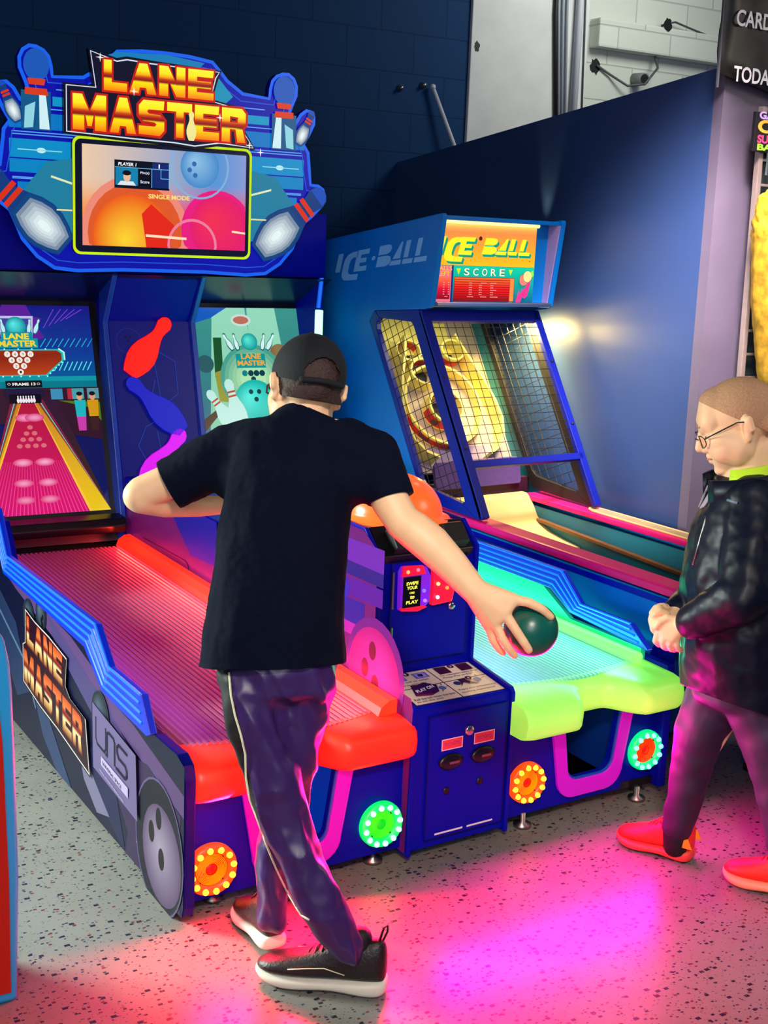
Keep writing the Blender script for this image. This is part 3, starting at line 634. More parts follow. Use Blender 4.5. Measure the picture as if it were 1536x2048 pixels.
for p, q in zip(gp, gp[1:] + gp[:1]):
    for k in range(6): t = k / 6; s1.disc(p[0] + (q[0] - p[0]) * t, p[1] + (q[1] - p[1]) * t, .0035, rgb(190, 255, 230), n=8)
nn = 10
for row, y_ in ((4, .668), (3, .643), (2, .618), (1, .593)):
    for k in range(row): s1.disc(cu + (k - (row - 1) / 2) * .032, y_, .0125, rgb(250, 235, 225)); 
nums = {4: '7890', 3: '456', 2: '23', 1: '1'}
for row, y_ in ((4, .668), (3, .643), (2, .618), (1, .593)):
    for k in range(row): s1.text(nums[row][k].replace('0', '10') if row == 4 and k == 3 else nums[row][k], cu + (k - (row - 1) / 2) * .032 - .004, y_ - .005, .008, .010, rgb(30, 10, 10))
s1.poly([(0, .40), (0, .525), (W_, .525), (W_, .30)], rgb(50, 20, 40))
for u0, c in ((.33, rgb(60, 140, 180)), (.40, rgb(180, 40, 60)), (.42, rgb(70, 160, 170)), (.485, rgb(90, 150, 160)), (.01, rgb(70, 140, 170)), (.06, rgb(60, 120, 150))): s1.rect(u0, .475, u0 + .05, .52, c)
s1.poly([(.36, .47), (W_, .46), (W_, .38), (.48, .44)], rgb(80, 120, 20)); s1.poly([(0, .46), (.10, .47), (.04, .42), (0, .40)], rgb(90, 130, 20))
for u0, c, l in ((.45, rgb(30, 180, 190), rgb(200, 60, 170)), (.505, rgb(210, 150, 20), rgb(60, 30, 30)), (.02, rgb(220, 230, 40), rgb(20, 160, 170))): s1.poly([(u0 - .02, .40), (u0 + .02, .40), (u0 + .024, .47), (u0 - .024, .47)], c); s1.poly([(u0 - .016, .34), (u0 + .016, .34), (u0 + .02, .40), (u0 - .02, .40)], l); s1.disc(u0, .485, .013, rgb(220, 160, 120), .016); s1.disc(u0, .497, .013, rgb(20, 14, 30), .009)
vp = (cu + .015, .53)
def strip(a0, a1, col, v0=0.0, v1=.475):
    P = []
    for aa, vv in ((a0, v0), (a1, v0), (a1, v1), (a0, v1)):
        t = (vp[1] - vv) / vp[1] if True else 0; P.append((vp[0] + (aa - vp[0]) * t + (0), vv))
    s1.poly(P, col)
G = lambda c0, c1, v1=.475: (lambda u, v: lerp(c0, c1, v / v1))
strip(.80, 1.4, G(rgb(60, 40, 20), rgb(50, 20, 50))); strip(.70, .84, G(rgb(150, 10, 70), rgb(120, 30, 60))); strip(.66, .70, rgb(90, 220, 225)); strip(.56, .66, G(rgb(150, 90, 10), rgb(120, 60, 30)))
strip(.43, .56, G(rgb(235, 200, 20), rgb(200, 120, 40))); strip(-.14, .02, G(rgb(235, 200, 20), rgb(200, 120, 40))); strip(-.24, -.14, G(rgb(150, 90, 10), rgb(120, 60, 30))); strip(-.28, -.24, rgb(90, 220, 225)); strip(-.42, -.28, G(rgb(150, 10, 70), rgb(120, 30, 60)))
strip(.0, .455, rgb(250, 200, 60)); strip(.012, .443, lambda u, v: lerp(rgb(210, 20, 105), rgb(175, 20, 55), v / .475))
for k in range(26): aa = .018 + k * .0165; strip(aa, aa + .004, G(rgb(245, 70, 170), rgb(190, 20, 70)), 0, .22)
for vv, du, al in ((.215, .045, .7), (.13, .05, .6), (.06, .05, .5), (.40, .02, .6)):
    for sg in (-1, 1):
        for q in range(5): s1.disc(vp[0] + sg * du, vv, .040 * (1 - q * .17), lerp(rgb(214, 30, 112), rgb(255, 190, 225), al * (q + 1) / 5), .017 * (1 - q * .17))
for row, y_ in ((1, .36), (2, .335), (3, .31), (4, .283)):
    for k in range(row): s1.disc(vp[0] - .003 + (k - (row - 1) / 2) * .033, y_, .0115, rgb(215, 110, 120), .009)
s1.rect(cu - .075, .485, cu + .085, .52, rgb(30, 20, 60)); s1.rect(cu - .06, .46, cu + .07, .498, rgb(8, 4, 20))
for k in range(7): s1.poly(place(pin_outline(), (cu - .025 + k * .011, .462), (cu - .025 + k * .011, .492), 1.1), rgb(240, 230, 240))
s1.rect(cu - .07, .525, cu + .08, .555, rgb(10, 8, 16)); s1.text('FRAME 13', cu - .042, .534, .095, .012, rgb(245, 245, 245), .03); s1.text('<>', cu - .063, .535, .014, .011, rgb(245, 245, 245)); s1.text('<>', cu + .058, .535, .014, .011, rgb(245, 245, 245))
s1.warp(lambda u, v: (max(0, min(W_, u)), max(0, min(H_, v))))
SCR = artmat('screen_image', 0.95, .15, .1)
s1.build('game_screen', SCR, (ST0 + Vector((.107, 0, 0)) + SN * .001, (1, 0, 0), SV), LM)
# right screen picture
s2 = Art(.0001); s2.rect(0, 0, W_, H_, rgb(20, 70, 110)); s2.grid(0, 0, W_, H_, lambda u, v: lerp(rgb(20, 60, 120), rgb(60, 150, 140), v / H_), 4, 10)
GR = lambda c0, c1: (lambda u, v: lerp(c0, c1, v / H_))
for a0, a1, b0, b1 in ((.02, .12, .11, .17), (.20, .35, .17, .25), (.30, .42, .28, .36), (.44, .53, .36, .40)): s2.poly([(a0 - .05, 0), (a1 - .03, 0), (b1 + .02, H_), (b0, H_)], GR(rgb(120, 190, 150), rgb(150, 220, 190)))
s2.poly([(.09, .56), (.13, .56), (.14, .74), (.10, .74)], rgb(20, 80, 40)); s2.poly([(.10, .45), (.19, .44), (.15, .60), (.09, .58)], rgb(150, 150, 50)); s2.poly([(0, .36), (.09, .42), (.09, .39), (0, .30)], rgb(70, 50, 30)); s2.poly([(0, .80), (.10, .83), (.18, .877), (.05, .877), (0, .86)], rgb(20, 90, 190)); s2.disc(.245, .82, .05, rgb(200, 225, 215), .028); s2.disc(.245, .82, .038, rgb(190, 110, 90), .018)
for k, (u, v, r, c) in enumerate(((.42, .66, .05, rgb(140, 100, 60)), (.47, .52, .06, rgb(60, 110, 140)), (.05, .62, .04, rgb(40, 90, 100)))): s2.disc(u, v, r, c)
for q in range(6): s2.disc(.275, .55, .16 * (1 - q * .12), lerp(rgb(70, 160, 140), rgb(190, 240, 180), q / 6))
s2.rect(.20, .60, .345, .665, rgb(0, 150, 150)); s2.sphere(.275, .72, .04, rgb(90, 240, 220), rgb(0, 150, 150))
for dx_, ang in ((-.085, .5), (-.06, .2), (.06, -.2), (.085, -.5)): s2.poly(place(pin_outline(), (.275 + dx_, .68), (.275 + dx_ - ang * .08, .76), .9), rgb(0, 90, 100)); s2.poly(place(pin_outline(), (.275 + dx_, .685), (.275 + dx_ - ang * .08, .754), .75), rgb(210, 245, 240))
s2.text('LANE', .225, .64, .10, .025, rgb(235, 170, 60), .04); s2.text('MASTER', .205, .61, .14, .024, rgb(235, 170, 60), .04)
for k in range(3): s2.disc(.265 + k * .028, .575, .014, rgb(0, 60, 70)); 
s2.disc(.235, .575, .014, rgb(0, 130, 130)); s2.disc(.275, .548, .012, rgb(0, 60, 70))
s2.sphere(.275, .44, .105, rgb(80, 240, 225), rgb(0, 175, 165))
for u, v in ((.255, .49), (.295, .49), (.278, .455)): s2.disc(u, v, .011, rgb(0, 60, 70))
def spin(base, top):
    s2.poly(place(pin_outline(), base, top, 1.05), rgb(190, 235, 225)); b_, t_ = Vector(base), Vector(top); d_ = t_ - b_; p_ = Vector((d_.y, -d_.x))
    for h in (.66, .74): s2.poly([b_ + d_ * h + p_ * .08, b_ + d_ * (h + .035) + p_ * .08, b_ + d_ * (h + .035) - p_ * .08, b_ + d_ * h - p_ * .08], rgb(190, 70, 40))
spin((.165, .31), (.045, .50)); spin((.195, .31), (.145, .55)); spin((.385, .31), (.39, .55)); spin((.41, .31), (.49, .50))
s2.rect(.085, .145, .47, .335, rgb(200, 235, 225))
for v0 in (.30, .27, .24, .20, .17): s2.rect(.045 if v0 < .23 else .085, v0 - .012, .13, v0 + .014, rgb(20, 190, 185)); s2.rect(.43, v0 - .012, .49, v0 + .014, rgb(20, 190, 185))
for t, u, v, wd in (('LANE', .15, .245, .24), ('MASTER', .11, .16, .34)):
    s2.text(t, u, v, wd, .075, rgb(150, 50, 30), .075); s2.text(t, u, v, wd, .075, lambda x, y: lerp(rgb(240, 190, 40), rgb(255, 245, 140), y), .03)
s2.warp(lambda u, v: (max(0, min(W_, u)), max(0, min(H_, v))))
s2.build('game_screen', SCR, (ST0 + Vector((1.098, 0, 0)) + SN * .001, (1, 0, 0), SV), LM)
# green side light on right of machine
MB().box((1.610, 2.40, 1.30), (1.632, 2.44, 1.42), .004).build('side_light', glow('green_tube', rgb(150, 255, 190), 2.6), LM)
MB().tube([(1.645, 2.45, 1.56), (1.622, 2.43, 1.43)], .010, 8).build('side_light_arm', M['trimline'], LM)

# marquee
MB().prism([(2.44, 1.56), (2.44, 1.84), (2.90, 1.84), (2.90, 1.56)], ((.0, 0, 0), (0, 1, 0), (0, 0, 1)), (1.658, 0, 0), .004).build('marquee_box', M['blue'], LM)
RH = [(0.868, 2.44), (0.97, 2.437), (1.073, 2.425), (1.107, 2.393), (1.141, 2.357), (1.21, 2.314), (1.325, 2.304), (1.328, 2.34), (1.338, 2.375), (1.36, 2.398), (1.39, 2.41), (1.42, 2.411), (1.448, 2.392), (1.463, 2.36), (1.462, 2.32), (1.440, 2.27), (1.425, 2.225), (1.432, 2.20), (1.45, 2.21), (1.475, 2.25), (1.505, 2.272), (1.53, 2.268), (1.55, 2.245), (1.55, 2.21), (1.525, 2.16), (1.503, 2.125), (1.526, 2.094), (1.535, 2.02), (1.54, 1.963), (1.575, 1.962), (1.603, 1.945), (1.614, 1.91), (1.60, 1.87), (1.55, 1.82), (1.506, 1.787), (1.485, 1.74), (1.46, 1.68), (1.401, 1.613), (1.33, 1.569), (1.236, 1.560), (1.05, 1.568)]
MQ = RH + [(1.736 - x, z) for x, z in RH[::-1] if x > .87]
MF = ((0, 2.372, 0), (1, 0, 0), (0, 0, 1))
mq = MB().prism(MQ, ((0, 2.375, 0), (1, 0, 0), (0, 0, 1)), (0, .035, 0)).build('marquee_sign', M['blue'], LM)
def inset(P, d):
    n = len(P); out = []
    ar = sum(P[i][0] * P[(i + 1) % n][1] - P[(i + 1) % n][0] * P[i][1] for i in range(n)); sg = 1 if ar > 0 else -1
    for i in range(n):
        a_, b_, c_ = Vector(P[i - 1]), Vector(P[i]), Vector(P[(i + 1) % n]); t = ((b_ - a_).normalized() + (c_ - b_).normalized())
        t = t.normalized() if t.length > 1e-6 else (b_ - a_).normalized(); out.append(tuple(b_ + Vector((-t.y, t.x)) * d * sg))
    return out
A = Art(.00008)
A.poly(MQ, rgb(20, 100, 245)); A.poly(inset(MQ, .014), rgb(2, 10, 172))
# art bands, clipped to the sheet by staying inside it
ban = [(1.99, 2.06, rgb(0, 200, 215)), (1.935, 1.985, rgb(0, 185, 205)), (2.10, 2.16, rgb(0, 165, 205)), (2.19, 2.225, rgb(10, 170, 205)), (1.84, 1.90, rgb(0, 165, 205)), (1.76, 1.82, rgb(0, 130, 190))]
for v0, v1, c in ban:
    lim = 1.50 if v0 > 1.92 else (1.47 if v0 > 1.8 else 1.43)
    if v0 > 2.15: lim = 1.33
    A.poly([(1.736 - lim, v0), (lim, v0), (lim, v1), (1.736 - lim, v1)], lambda u, v, c=c: lerp(c, rgb(0, 70, 200), min(1, max(0, abs(u - .868) - .35) / .5)))
for v0 in (2.075, 2.085, 2.175, 2.25, 1.915, 1.91, 1.83): A.rect(1.736 - 1.49 if v0 < 2.2 else .42, v0, 1.49 if v0 < 2.2 else 1.31, v0 + .004, rgb(90, 170, 245))
A.line([p for p in inset(MQ, .038)], .004, rgb(30, 90, 215), True)
for sx in (1, -1):
    X_ = (lambda x: x) if sx > 0 else (lambda x: 1.736 - x)
    A.poly([(X_(1.06), 2.20), (X_(1.06), 2.395), (X_(1.16), 2.29)], rgb(20, 150, 190)); A.poly([(X_(1.22), 1.70), (X_(1.25), 2.00), (X_(1.36), 1.98), (X_(1.46), 1.86), (X_(1.40), 1.74)], rgb(30, 130, 165))
    def apin(base, top, ws):
        b_, t_ = Vector((X_(base[0]), base[1])), Vector((X_(top[0]), top[1])); d_ = t_ - b_; p_ = Vector((d_.y, -d_.x)); o_ = pin_outline()
        A.poly([b_ + d_ * y + p_ * x * ws for x, y in o_], rgb(10, 60, 130))
        for q in range(7):
            s_ = .92 - q * .125; yc = .27; A.poly([b_ + d_ * (yc + (y - yc) * (s_ + .06)) + p_ * x * ws * s_ for x, y in o_ if y < .62], lerp(rgb(8, 70, 130), rgb(240, 255, 255), (q / 6) ** .8))
        A.poly([b_ + d_ * y + p_ * x * ws * .9 for x, y in o_ if y > .80], rgb(20, 80, 190))
        for h in (.63, .71): A.poly([b_ + d_ * h + p_ * .09 * ws, b_ + d_ * (h + .05) + p_ * .085 * ws, b_ + d_ * (h + .05) - p_ * .085 * ws, b_ + d_ * h - p_ * .09 * ws], lambda u, v: rgb(225, 50, 20))
    A.rect(min(X_(1.34), X_(1.455)), 2.095, max(X_(1.34), X_(1.455)), 2.24, rgb(10, 90, 140))
    A.poly([(X_(1.345), 2.10), (X_(1.385), 2.10), (X_(1.385), 2.235), (X_(1.36), 2.235)], rgb(215, 248, 255)); A.poly([(X_(1.41), 2.105), (X_(1.445), 2.10), (X_(1.44), 2.18), (X_(1.40), 2.20)], rgb(150, 220, 235))
    for b_, t_ in (((1.40, 2.22), (1.40, 2.40)), ((1.465, 2.12), (1.535, 2.265))):
        o_ = [(x, y) for x, y in pin_outline() if y > -1]; apin(b_, t_, 1.15) if b_[0] > 1.45 else None
    A.disc(X_(1.395), 2.335, .050, rgb(25, 90, 190), .060); A.poly([(X_(1.36), 2.285), (X_(1.43), 2.285), (X_(1.425), 2.262), (X_(1.365), 2.262)], rgb(225, 60, 20)); A.poly([(X_(1.355), 2.25), (X_(1.44), 2.25), (X_(1.44), 2.225), (X_(1.35), 2.225)], rgb(225, 60, 20))
    apin((1.285, 1.66), (1.60, 1.935), 1.25)
    A.line([(X_(1.25), 1.90), (X_(1.34), 1.925)], .008, rgb(230, 245, 190)); A.line([(X_(1.25), 1.80), (X_(1.32), 1.80)], .006, rgb(240, 230, 170)); A.disc(X_(1.38), 2.02, .018, rgb(200, 245, 250), .010); A.line([(X_(1.30), 2.02), (X_(1.47), 2.02)], .004, rgb(150, 230, 240))
A.poly([(.55, 2.37), (.66, 2.415), (.868, 2.425), (1.03, 2.41), (1.0, 2.38), (.60, 2.35)], rgb(20, 130, 190))
A.build('marquee_art', artmat('marquee_print', 0.9, .3, .06), MF, mq)
# logo: black and white outlined plaque, then letters
LG = Art(.0008)
L1 = [(.545, 2.415), (.66, 2.39), (.70, 2.40), (.80, 2.395), (1.105, 2.385), (1.09, 2.35), (1.065, 2.27), (1.22, 2.245), (1.225, 2.20), (1.205, 2.17), (1.262, 2.085), (1.10, 2.088), (.99, 2.068), (.90, 2.075), (.72, 2.078), (.448, 2.09), (.448, 2.28), (.565, 2.28)]
L1 = [(x - .006, z) for x, z in L1]
LG.poly(L1, rgb(6, 8, 24)); LG.poly(inset(L1, .010), rgb(220, 230, 250)); LG.poly(inset(L1, .015), rgb(8, 10, 40))
gold = ramp([(0, rgb(255, 120, 0)), (.22, rgb(255, 200, 0)), (.38, rgb(255, 235, 0)), (.42, rgb(130, 20, 20)), (.55, rgb(190, 30, 10)), (.60, rgb(255, 150, 20)), (.75, rgb(255, 240, 20)), (1, rgb(255, 250, 60))])
def glet(ch, u, v, wd, h, tk):
    # thick block letters as strokes with bands of colour along the height
    S = {'L': [[(0, 0), (0, 1), (tk, 1), (tk, .28), (1, .28), (1, 0)]], 'A': [[(0, 0), (.36, 1), (.66, 1), (1, 0), (1 - tk, 0), (.62, .20), (.38, .20), (tk, 0)]],
         'N': [[(0, 0), (0, 1), (tk, 1), (1 - tk, .42), (1 - tk, 1), (1, 1), (1, 0), (1 - tk, 0), (tk, .58), (tk, 0)]],
         'E': [[(0, 0), (0, 1), (1, 1), (.97, .76), (tk, .76), (tk, .62), (.90, .62), (.90, .38), (tk, .38), (tk, .24), (1, .24), (1, 0)]],
         'M': [[(0, 0), (0, 1), (.28, 1), (.5, .52), (.72, 1), (1, 1), (1, 0), (1 - tk, 0), (1 - tk, .60), (.56, .12), (.44, .12), (tk, .60), (tk, 0)]],
         'S': [[(0, .02), (0, .26), (.62, .26), (.70, .32), (.62, .38), (.16, .40), (0, .56), (0, .84), (.18, 1), (1, 1), (.97, .74), (.38, .74), (.32, .68), (.40, .62), (.84, .60), (1, .44), (1, .16), (.82, 0)]],
         'T': [[(.36, 0), (.36, .75), (0, .75), (0, 1), (1, 1), (1, .75), (.66, .75), (.66, 0)]],
         'R': [[(0, 0), (0, 1), (.84, 1), (1, .86), (1, .55), (.86, .42), (1, 0), (1 - tk, 0), (.58, .38), (tk, .38), (tk, .58), (.66, .58), (.68, .74), (tk, .76), (tk, 0)]]}
    return [[(u + x * wd, v + y * h) for x, y in P] for P in S[ch]]
def clipv(P, v0, v1):
    def half(P, v, keep_above):
        out = []
        for i in range(len(P)):
            a_, b_ = P[i - 1], P[i]; ia = (a_[1] >= v) == keep_above; ib = (b_[1] >= v) == keep_above
            if ia != ib: t = (v - a_[1]) / (b_[1] - a_[1]); out.append((a_[0] + (b_[0] - a_[0]) * t, v))
            if ib: out.append(b_)
        return out
    P = half(P, v0, True)
    return half(P, v1, False) if P else P
def logo(art, rows, redc=None, gr=gold, ol=.012):
    lets = []
    for txt, u, v, wd, h in rows:
        ws = {'M': 1.25, 'L': .85}; tot = sum(ws.get(c, 1) for c in txt); x = u
        for c in txt:
            cw = wd * ws.get(c, 1) / tot; lets.append((c, x, v, cw * .90, h)); x += cw
    for c, x, v, cw, h in lets:
        for P in glet(c, x, v, cw, h, .34): art.poly(inset(P, -ol), redc or rgb(190, 20, 20), False)
    art.k += 1
    n = 14
    for c, x, v, cw, h in lets:
        for P in glet(c, x, v, cw, h, .34):
            for i in range(n):
                # concave clip: use triangulated pieces through bmesh-safe bands
                art.items.append((art.k, P, ('band', v, h, gr)))
    return lets
def add_logo(art, rows, redc=None, gr=gold, ol=.012, slope=0.0):
    """letters cut into colour bands with bisect so that concave letters stay correct"""
    lets = []
    for txt, u, v, wd, h in rows:
        ws = {'M': 1.25, 'L': .85}; tot = sum(ws.get(c, 1) for c in txt); x = u
        for c in txt:
            cw = wd * ws.get(c, 1) / tot; lets.append((c, x, v, cw * .90, h)); x += cw
    art.k += 1
    for c, x, v, cw, h in lets:
        for P in glet(c, x, v, cw, h, .34): art.poly(inset(P, -ol), redc or rgb(200, 24, 16), False)
    art.k += 1
    for c, x, v, cw, h in lets:
        for P in glet(c, x, v, cw, h, .34):
            bm = bmesh.new(); f = bm.faces.new([bm.verts.new((p[0], p[1], 0)) for p in P]); bmesh.ops.triangulate(bm, faces=[f])
            for i in range(1, 16): bmesh.ops.bisect_plane(bm, geom=bm.verts[:] + bm.edges[:] + bm.faces[:], plane_co=(0, v + h * i / 16, 0), plane_no=(0, 1, 0))
            for f in bm.faces: art.items.append((art.k, [(q.co.x, q.co.y) for q in f.verts], [gr((q.co.y - v) / h) for q in f.verts]))
            bm.free()
add_logo(LG, [('LANE', .60, 2.265, .475, .115), ('MASTER', .475, 2.108, .745, .135)], ol=.011)
LG.poly(place(pin_outline(), (.967, 2.10), (.967, 2.215), 1.1), rgb(245, 235, 150))
for u, v in ((.585, 2.385), (1.225, 2.10), (1.09, 2.20), (1.275, 2.075), (.72, 2.27)):
    LG.poly([(u - .018, v), (u, v + .003), (u + .018, v), (u, v - .003)], rgb(255, 250, 240)); LG.poly([(u, v - .018), (u + .003, v), (u, v + .018), (u - .003, v)], rgb(255, 250, 240))
pl = MB().prism(L1, ((0, 2.345, 0), (1, 0, 0), (0, 0, 1)), (0, .025, 0)).build('logo_plaque', M['dark'], mq)
LG.build('logo_lettering', artmat('logo_print', 0.95, .3, .1), ((0, 2.3435, 0), (1, 0, 0), (0, 0, 1)), mq)
# marquee monitor
def rrect(u0, v0, u1, v1, r, n=5):
    P = []
    for cu_, cv_, a0 in ((u1 - r, v0 + r, -90), (u1 - r, v1 - r, 0), (u0 + r, v1 - r, 90), (u0 + r, v0 + r, 180)):
        for k in range(n + 1): t = math.radians(a0 + 90 * k / n); P.append((cu_ + r * math.cos(t), cv_ + r * math.sin(t)))
    return P
mn = MB().prism(rrect(.476, 1.632, 1.245, 2.086, .03), ((0, 2.352, 0), (1, 0, 0), (0, 0, 1)), (0, .02, 0)).build('score_monitor', M['dark'], LM)
a = Art(.00015); a.poly(rrect(.476, 1.632, 1.245, 2.086, .03), rgb(200, 235, 20)); a.poly(rrect(.486, 1.642, 1.235, 2.076, .025), rgb(8, 14, 40))
a.build('monitor_frame', artmat('frame_print', 0.7, .3), ((0, 2.3515, 0), (1, 0, 0), (0, 0, 1)), mn)
a = Art(.0001); u0, v0, u1, v1 = .514, 1.668, 1.218, 2.058
def bg(u, v):
    x, y = (u - u0) / (u1 - u0), (v - v0) / (v1 - v0)
    top = lerp(rgb(240, 205, 170), rgb(80, 150, 215), min(1, x * 1.25)); top = lerp(top, rgb(150, 160, 215), max(0, x - .8) * 4)
    bot = lerp(rgb(250, 150, 60), rgb(235, 40, 130), min(1, x * 1.3)); bot = lerp(bot, rgb(240, 70, 90), max(0, x - .75) * 4)
    t = max(0, min(1, (y - .35) / .3)); return lerp(bot, top, t)
a.grid(u0, v0, u1, v1, bg, 18, 12)
def clampart(P): return [(max(u0, min(u1, p[0])), max(v0, min(v1, p[1]))) for p in P]
k0 = len(a.items)
a.disc(.735, 1.72, .23, rgb(240, 140, 120)); a.disc(.735, 1.72, .20, rgb(225, 90, 40)); a.sphere(.72, 1.71, .165, rgb(255, 215, 50), rgb(240, 90, 20), off=(-.2, -.1)); a.poly([(.80, 1.84), (.90, 1.76), (.88, 1.668), (.78, 1.668), (.76, 1.80)], lambda u, v: rgb(230, 40, 20))
a.disc(1.09, 1.75, .16, rgb(235, 30, 130)); a.sphere(1.10, 1.76, .13, rgb(245, 50, 80), rgb(232, 28, 110)); a.disc(.98, 1.68, .11, rgb(240, 130, 160), inner=.9)
a.sphere(1.01, 2.0, .085, rgb(150, 200, 235), rgb(70, 140, 205)); a.disc(1.01, 2.0, .13, rgb(130, 180, 225), inner=.94)
for q, s_ in ((.965, 1.985), (.985, 2.01), (.99, 1.965)): a.disc(q, s_, .010, rgb(50, 110, 180))
a.line([(.78, 1.715), (.95, 1.708)], .010, rgb(255, 225, 190)); a.line([(1.16, 1.745), (1.218, 1.74)], .008, rgb(255, 230, 190))
a.items = a.items[:k0] + [(k, clampart(P), c) for k, P, c in a.items[k0:]]
px0, pz0, px1, pz1 = .645, 1.897, .877, 2.006
a.rect(px0, pz0, px1, pz1, rgb(8, 14, 30)); a.rect(px0 + .158, pz0 + .008, px1 - .003, pz1 - .003, rgb(20, 40, 110)); a.text('PLAYER 1', px0 + .015, pz1 - .022, .075, .013, rgb(255, 255, 255), .03, .15); a.text('1', px0 + .185, pz1 - .024, .006, .016, rgb(230, 235, 255))
a.rect(px0 + .004, pz0 + .012, px0 + .098, pz1 - .03, rgb(20, 130, 175)); a.poly([(px0 + .012, pz0 + .012), (px0 + .09, pz0 + .012), (px0 + .078, pz0 + .028), (px0 + .026, pz0 + .028)], rgb(225, 235, 240)); a.disc(px0 + .052, pz0 + .045, .015, rgb(235, 190, 150), .020); a.disc(px0 + .051, pz0 + .060, .018, rgb(20, 14, 20), .010)
for z_, t in ((pz0 + .048, 'Pin(s)'), (pz0 + .014, 'Score')): a.rect(px0 + .103, z_, px0 + .152, z_ + .029, rgb(5, 8, 20)); a.text(t, px0 + .108, z_ + .009, .038, .012, rgb(230, 235, 255), .02)
for P in ([(px0 + .156, pz0 + .008), (px0 + .156, pz1 - .028), (px1 - .002, pz1 - .028)], [(px0 + .195, pz1 - .028), (px0 + .195, pz0 + .045), (px1 - .002, pz0 + .045)], [(px1 - .002, pz0 + .008), (px1 - .002, pz1 - .003)], [(px0 + .002, pz1 - .028), (px0 + .156, pz1 - .028)]): a.line(P, .0025, rgb(120, 190, 240))
a.text('SINGLE MODE', .787, 1.862, .178, .018, rgb(250, 225, 120), .03)
a.build('monitor_picture', artmat('monitor_image', 0.95, .12, .1), ((0, 2.3495, 0), (1, 0, 0), (0, 0, 1)), mn)

# printed graphics on the left flank, seen from the left: u runs from back to front
S = Art(.00012); fy_ = lambda y, z: (y, z)
S.poly(SP[:10] + [(2.28, .03)], rgb(22, 26, 66))
S.poly([(0.0, .30), (0.0, .36), (.9, .52), (1.3, .54), (1.7, .56), (1.5, .52), (1.1, .47)], rgb(120, 84, 150)); S.poly([(.0, .40), (.0, .435), (.05, .452), (.56, .446), (.60, .44)], rgb(18, 18, 70)); S.poly([(.3, .32), (.55, .40), (.86, .47), (1.15, .53), (1.05, .45), (.7, .34)], rgb(100, 84, 150))
S.poly([(.02, .03), (.02, .30), (.25, .35), (.62, .30), (.50, .18), (.4, .10), (.42, .03)], rgb(70, 46, 96)); S.poly([(.42, .03), (.62, .09), (.8, .17), (.66, .27), (.5, .19)], rgb(40, 40, 92)); S.poly([(.55, .08), (.80, .20), (.86, .24), (.78, .11), (.66, .05)], rgb(150, 140, 180)); S.poly([(.9, .03), (1.1, .16), (1.3, .30), (1.36, .28), (1.2, .10), (1.05, .03)], rgb(60, 80, 130)); S.poly([(1.35, .2), (1.5, .40), (1.8, .5), (1.8, .35), (1.5, .14)], rgb(50, 70, 120)); S.line([(1.8, .42), (1.42, .30), (1.28, .17)], .012, rgb(120, 150, 190))
S.line([(.33, .10), (.22, .155), (.20, .26)], .004, rgb(210, 190, 220)); S.poly([(.24, .15), (.225, .165), (.19, .19), (.23, .17)], rgb(245, 235, 245))
S.disc(.165, .155, .165, rgb(26, 22, 50), .18); S.disc(.165, .155, .17, rgb(120, 110, 160), .185, inner=.965); S.sphere(.145, .140, .135, rgb(195, 175, 205), rgb(112, 84, 128), off=(.1, .15))
for u, v in ((.165, .235), (.215, .18), (.145, .13)): S.disc(u, v, .020, rgb(30, 16, 34), .030)
for u, v, r in ((1.34, .46, .065), (1.20, .51, .055), (.62, .36, .075)):
    S.sphere(u, v, r, rgb(100, 120, 140), rgb(14, 20, 40), off=(.3, .3)); S.disc(u, v, r * 1.02, rgb(60, 80, 110), inner=.95)
    for q, s_ in ((-.4, -.1), (-.15, -.3), (-.3, -.55)): S.disc(u + q * r, v + s_ * r, r * .12, rgb(2, 4, 10), r * .18)
S.build('flank_print', artmat('flank_graphics', 0.05, .28), ((-.0015, 0, 0), (0, 1, 0), (0, 0, 1)), LM) if False else None
def flip(u, v): return (-u, v)
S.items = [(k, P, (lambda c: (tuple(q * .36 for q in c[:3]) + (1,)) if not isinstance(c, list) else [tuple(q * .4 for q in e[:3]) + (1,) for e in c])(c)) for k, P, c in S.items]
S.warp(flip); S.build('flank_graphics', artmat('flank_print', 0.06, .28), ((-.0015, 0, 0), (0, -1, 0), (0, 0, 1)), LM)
# flank logo, u measured from back (y=1.40) forward
FL = Art(.00012)
def FQ(u, v): return (-1.42 + u * .72, .085 + v * .36 + (1 - u) * .05 - .0 * u)
fo = [(.07, 1.0), (.22, .98), (.45, .99), (.70, .97), (.68, .70), (.74, .64), (.95, .62), (1.0, .16), (.55, .20), (.30, .20), (.02, .24), (.02, .62), (.06, .66)]
FL.poly([FQ(*p) for p in fo], rgb(10, 10, 26)); FL.poly([FQ(*((p[0] - .5) * .985 + .5, (p[1] - .6) * .965 + .6)) for p in fo], rgb(225, 205, 200)); FL.poly([FQ(*((p[0] - .5) * .965 + .5, (p[1] - .6) * .93 + .6)) for p in fo], rgb(40, 10, 30))
copper = ramp([(0, rgb(120, 30, 10)), (.3, rgb(240, 190, 120)), (.42, rgb(255, 225, 170)), (.46, rgb(110, 20, 20)), (.6, rgb(150, 30, 20)), (.7, rgb(230, 120, 60)), (1, rgb(200, 70, 30))])
tmp = Art(.00015); add_logo(tmp, [('LANE', .10, .66, .55, .28), ('MASTER', .05, .27, .86, .32)], rgb(90, 16, 20), copper, .012)
tmp.warp(FQ); kk = FL.k
for k, P, c in tmp.items: FL.items.append((k + kk, P, c))
FL.k += tmp.k
UN = rgb(14, 8, 44)
def UQ(u, v): return (-.645 + u * .26, .215 + v * .135 - u * .02)
FL.poly([UQ(-.12, 1.25), UQ(1.25, 1.2), UQ(1.3, -.15), UQ(-.1, -.2)], rgb(112, 96, 142))
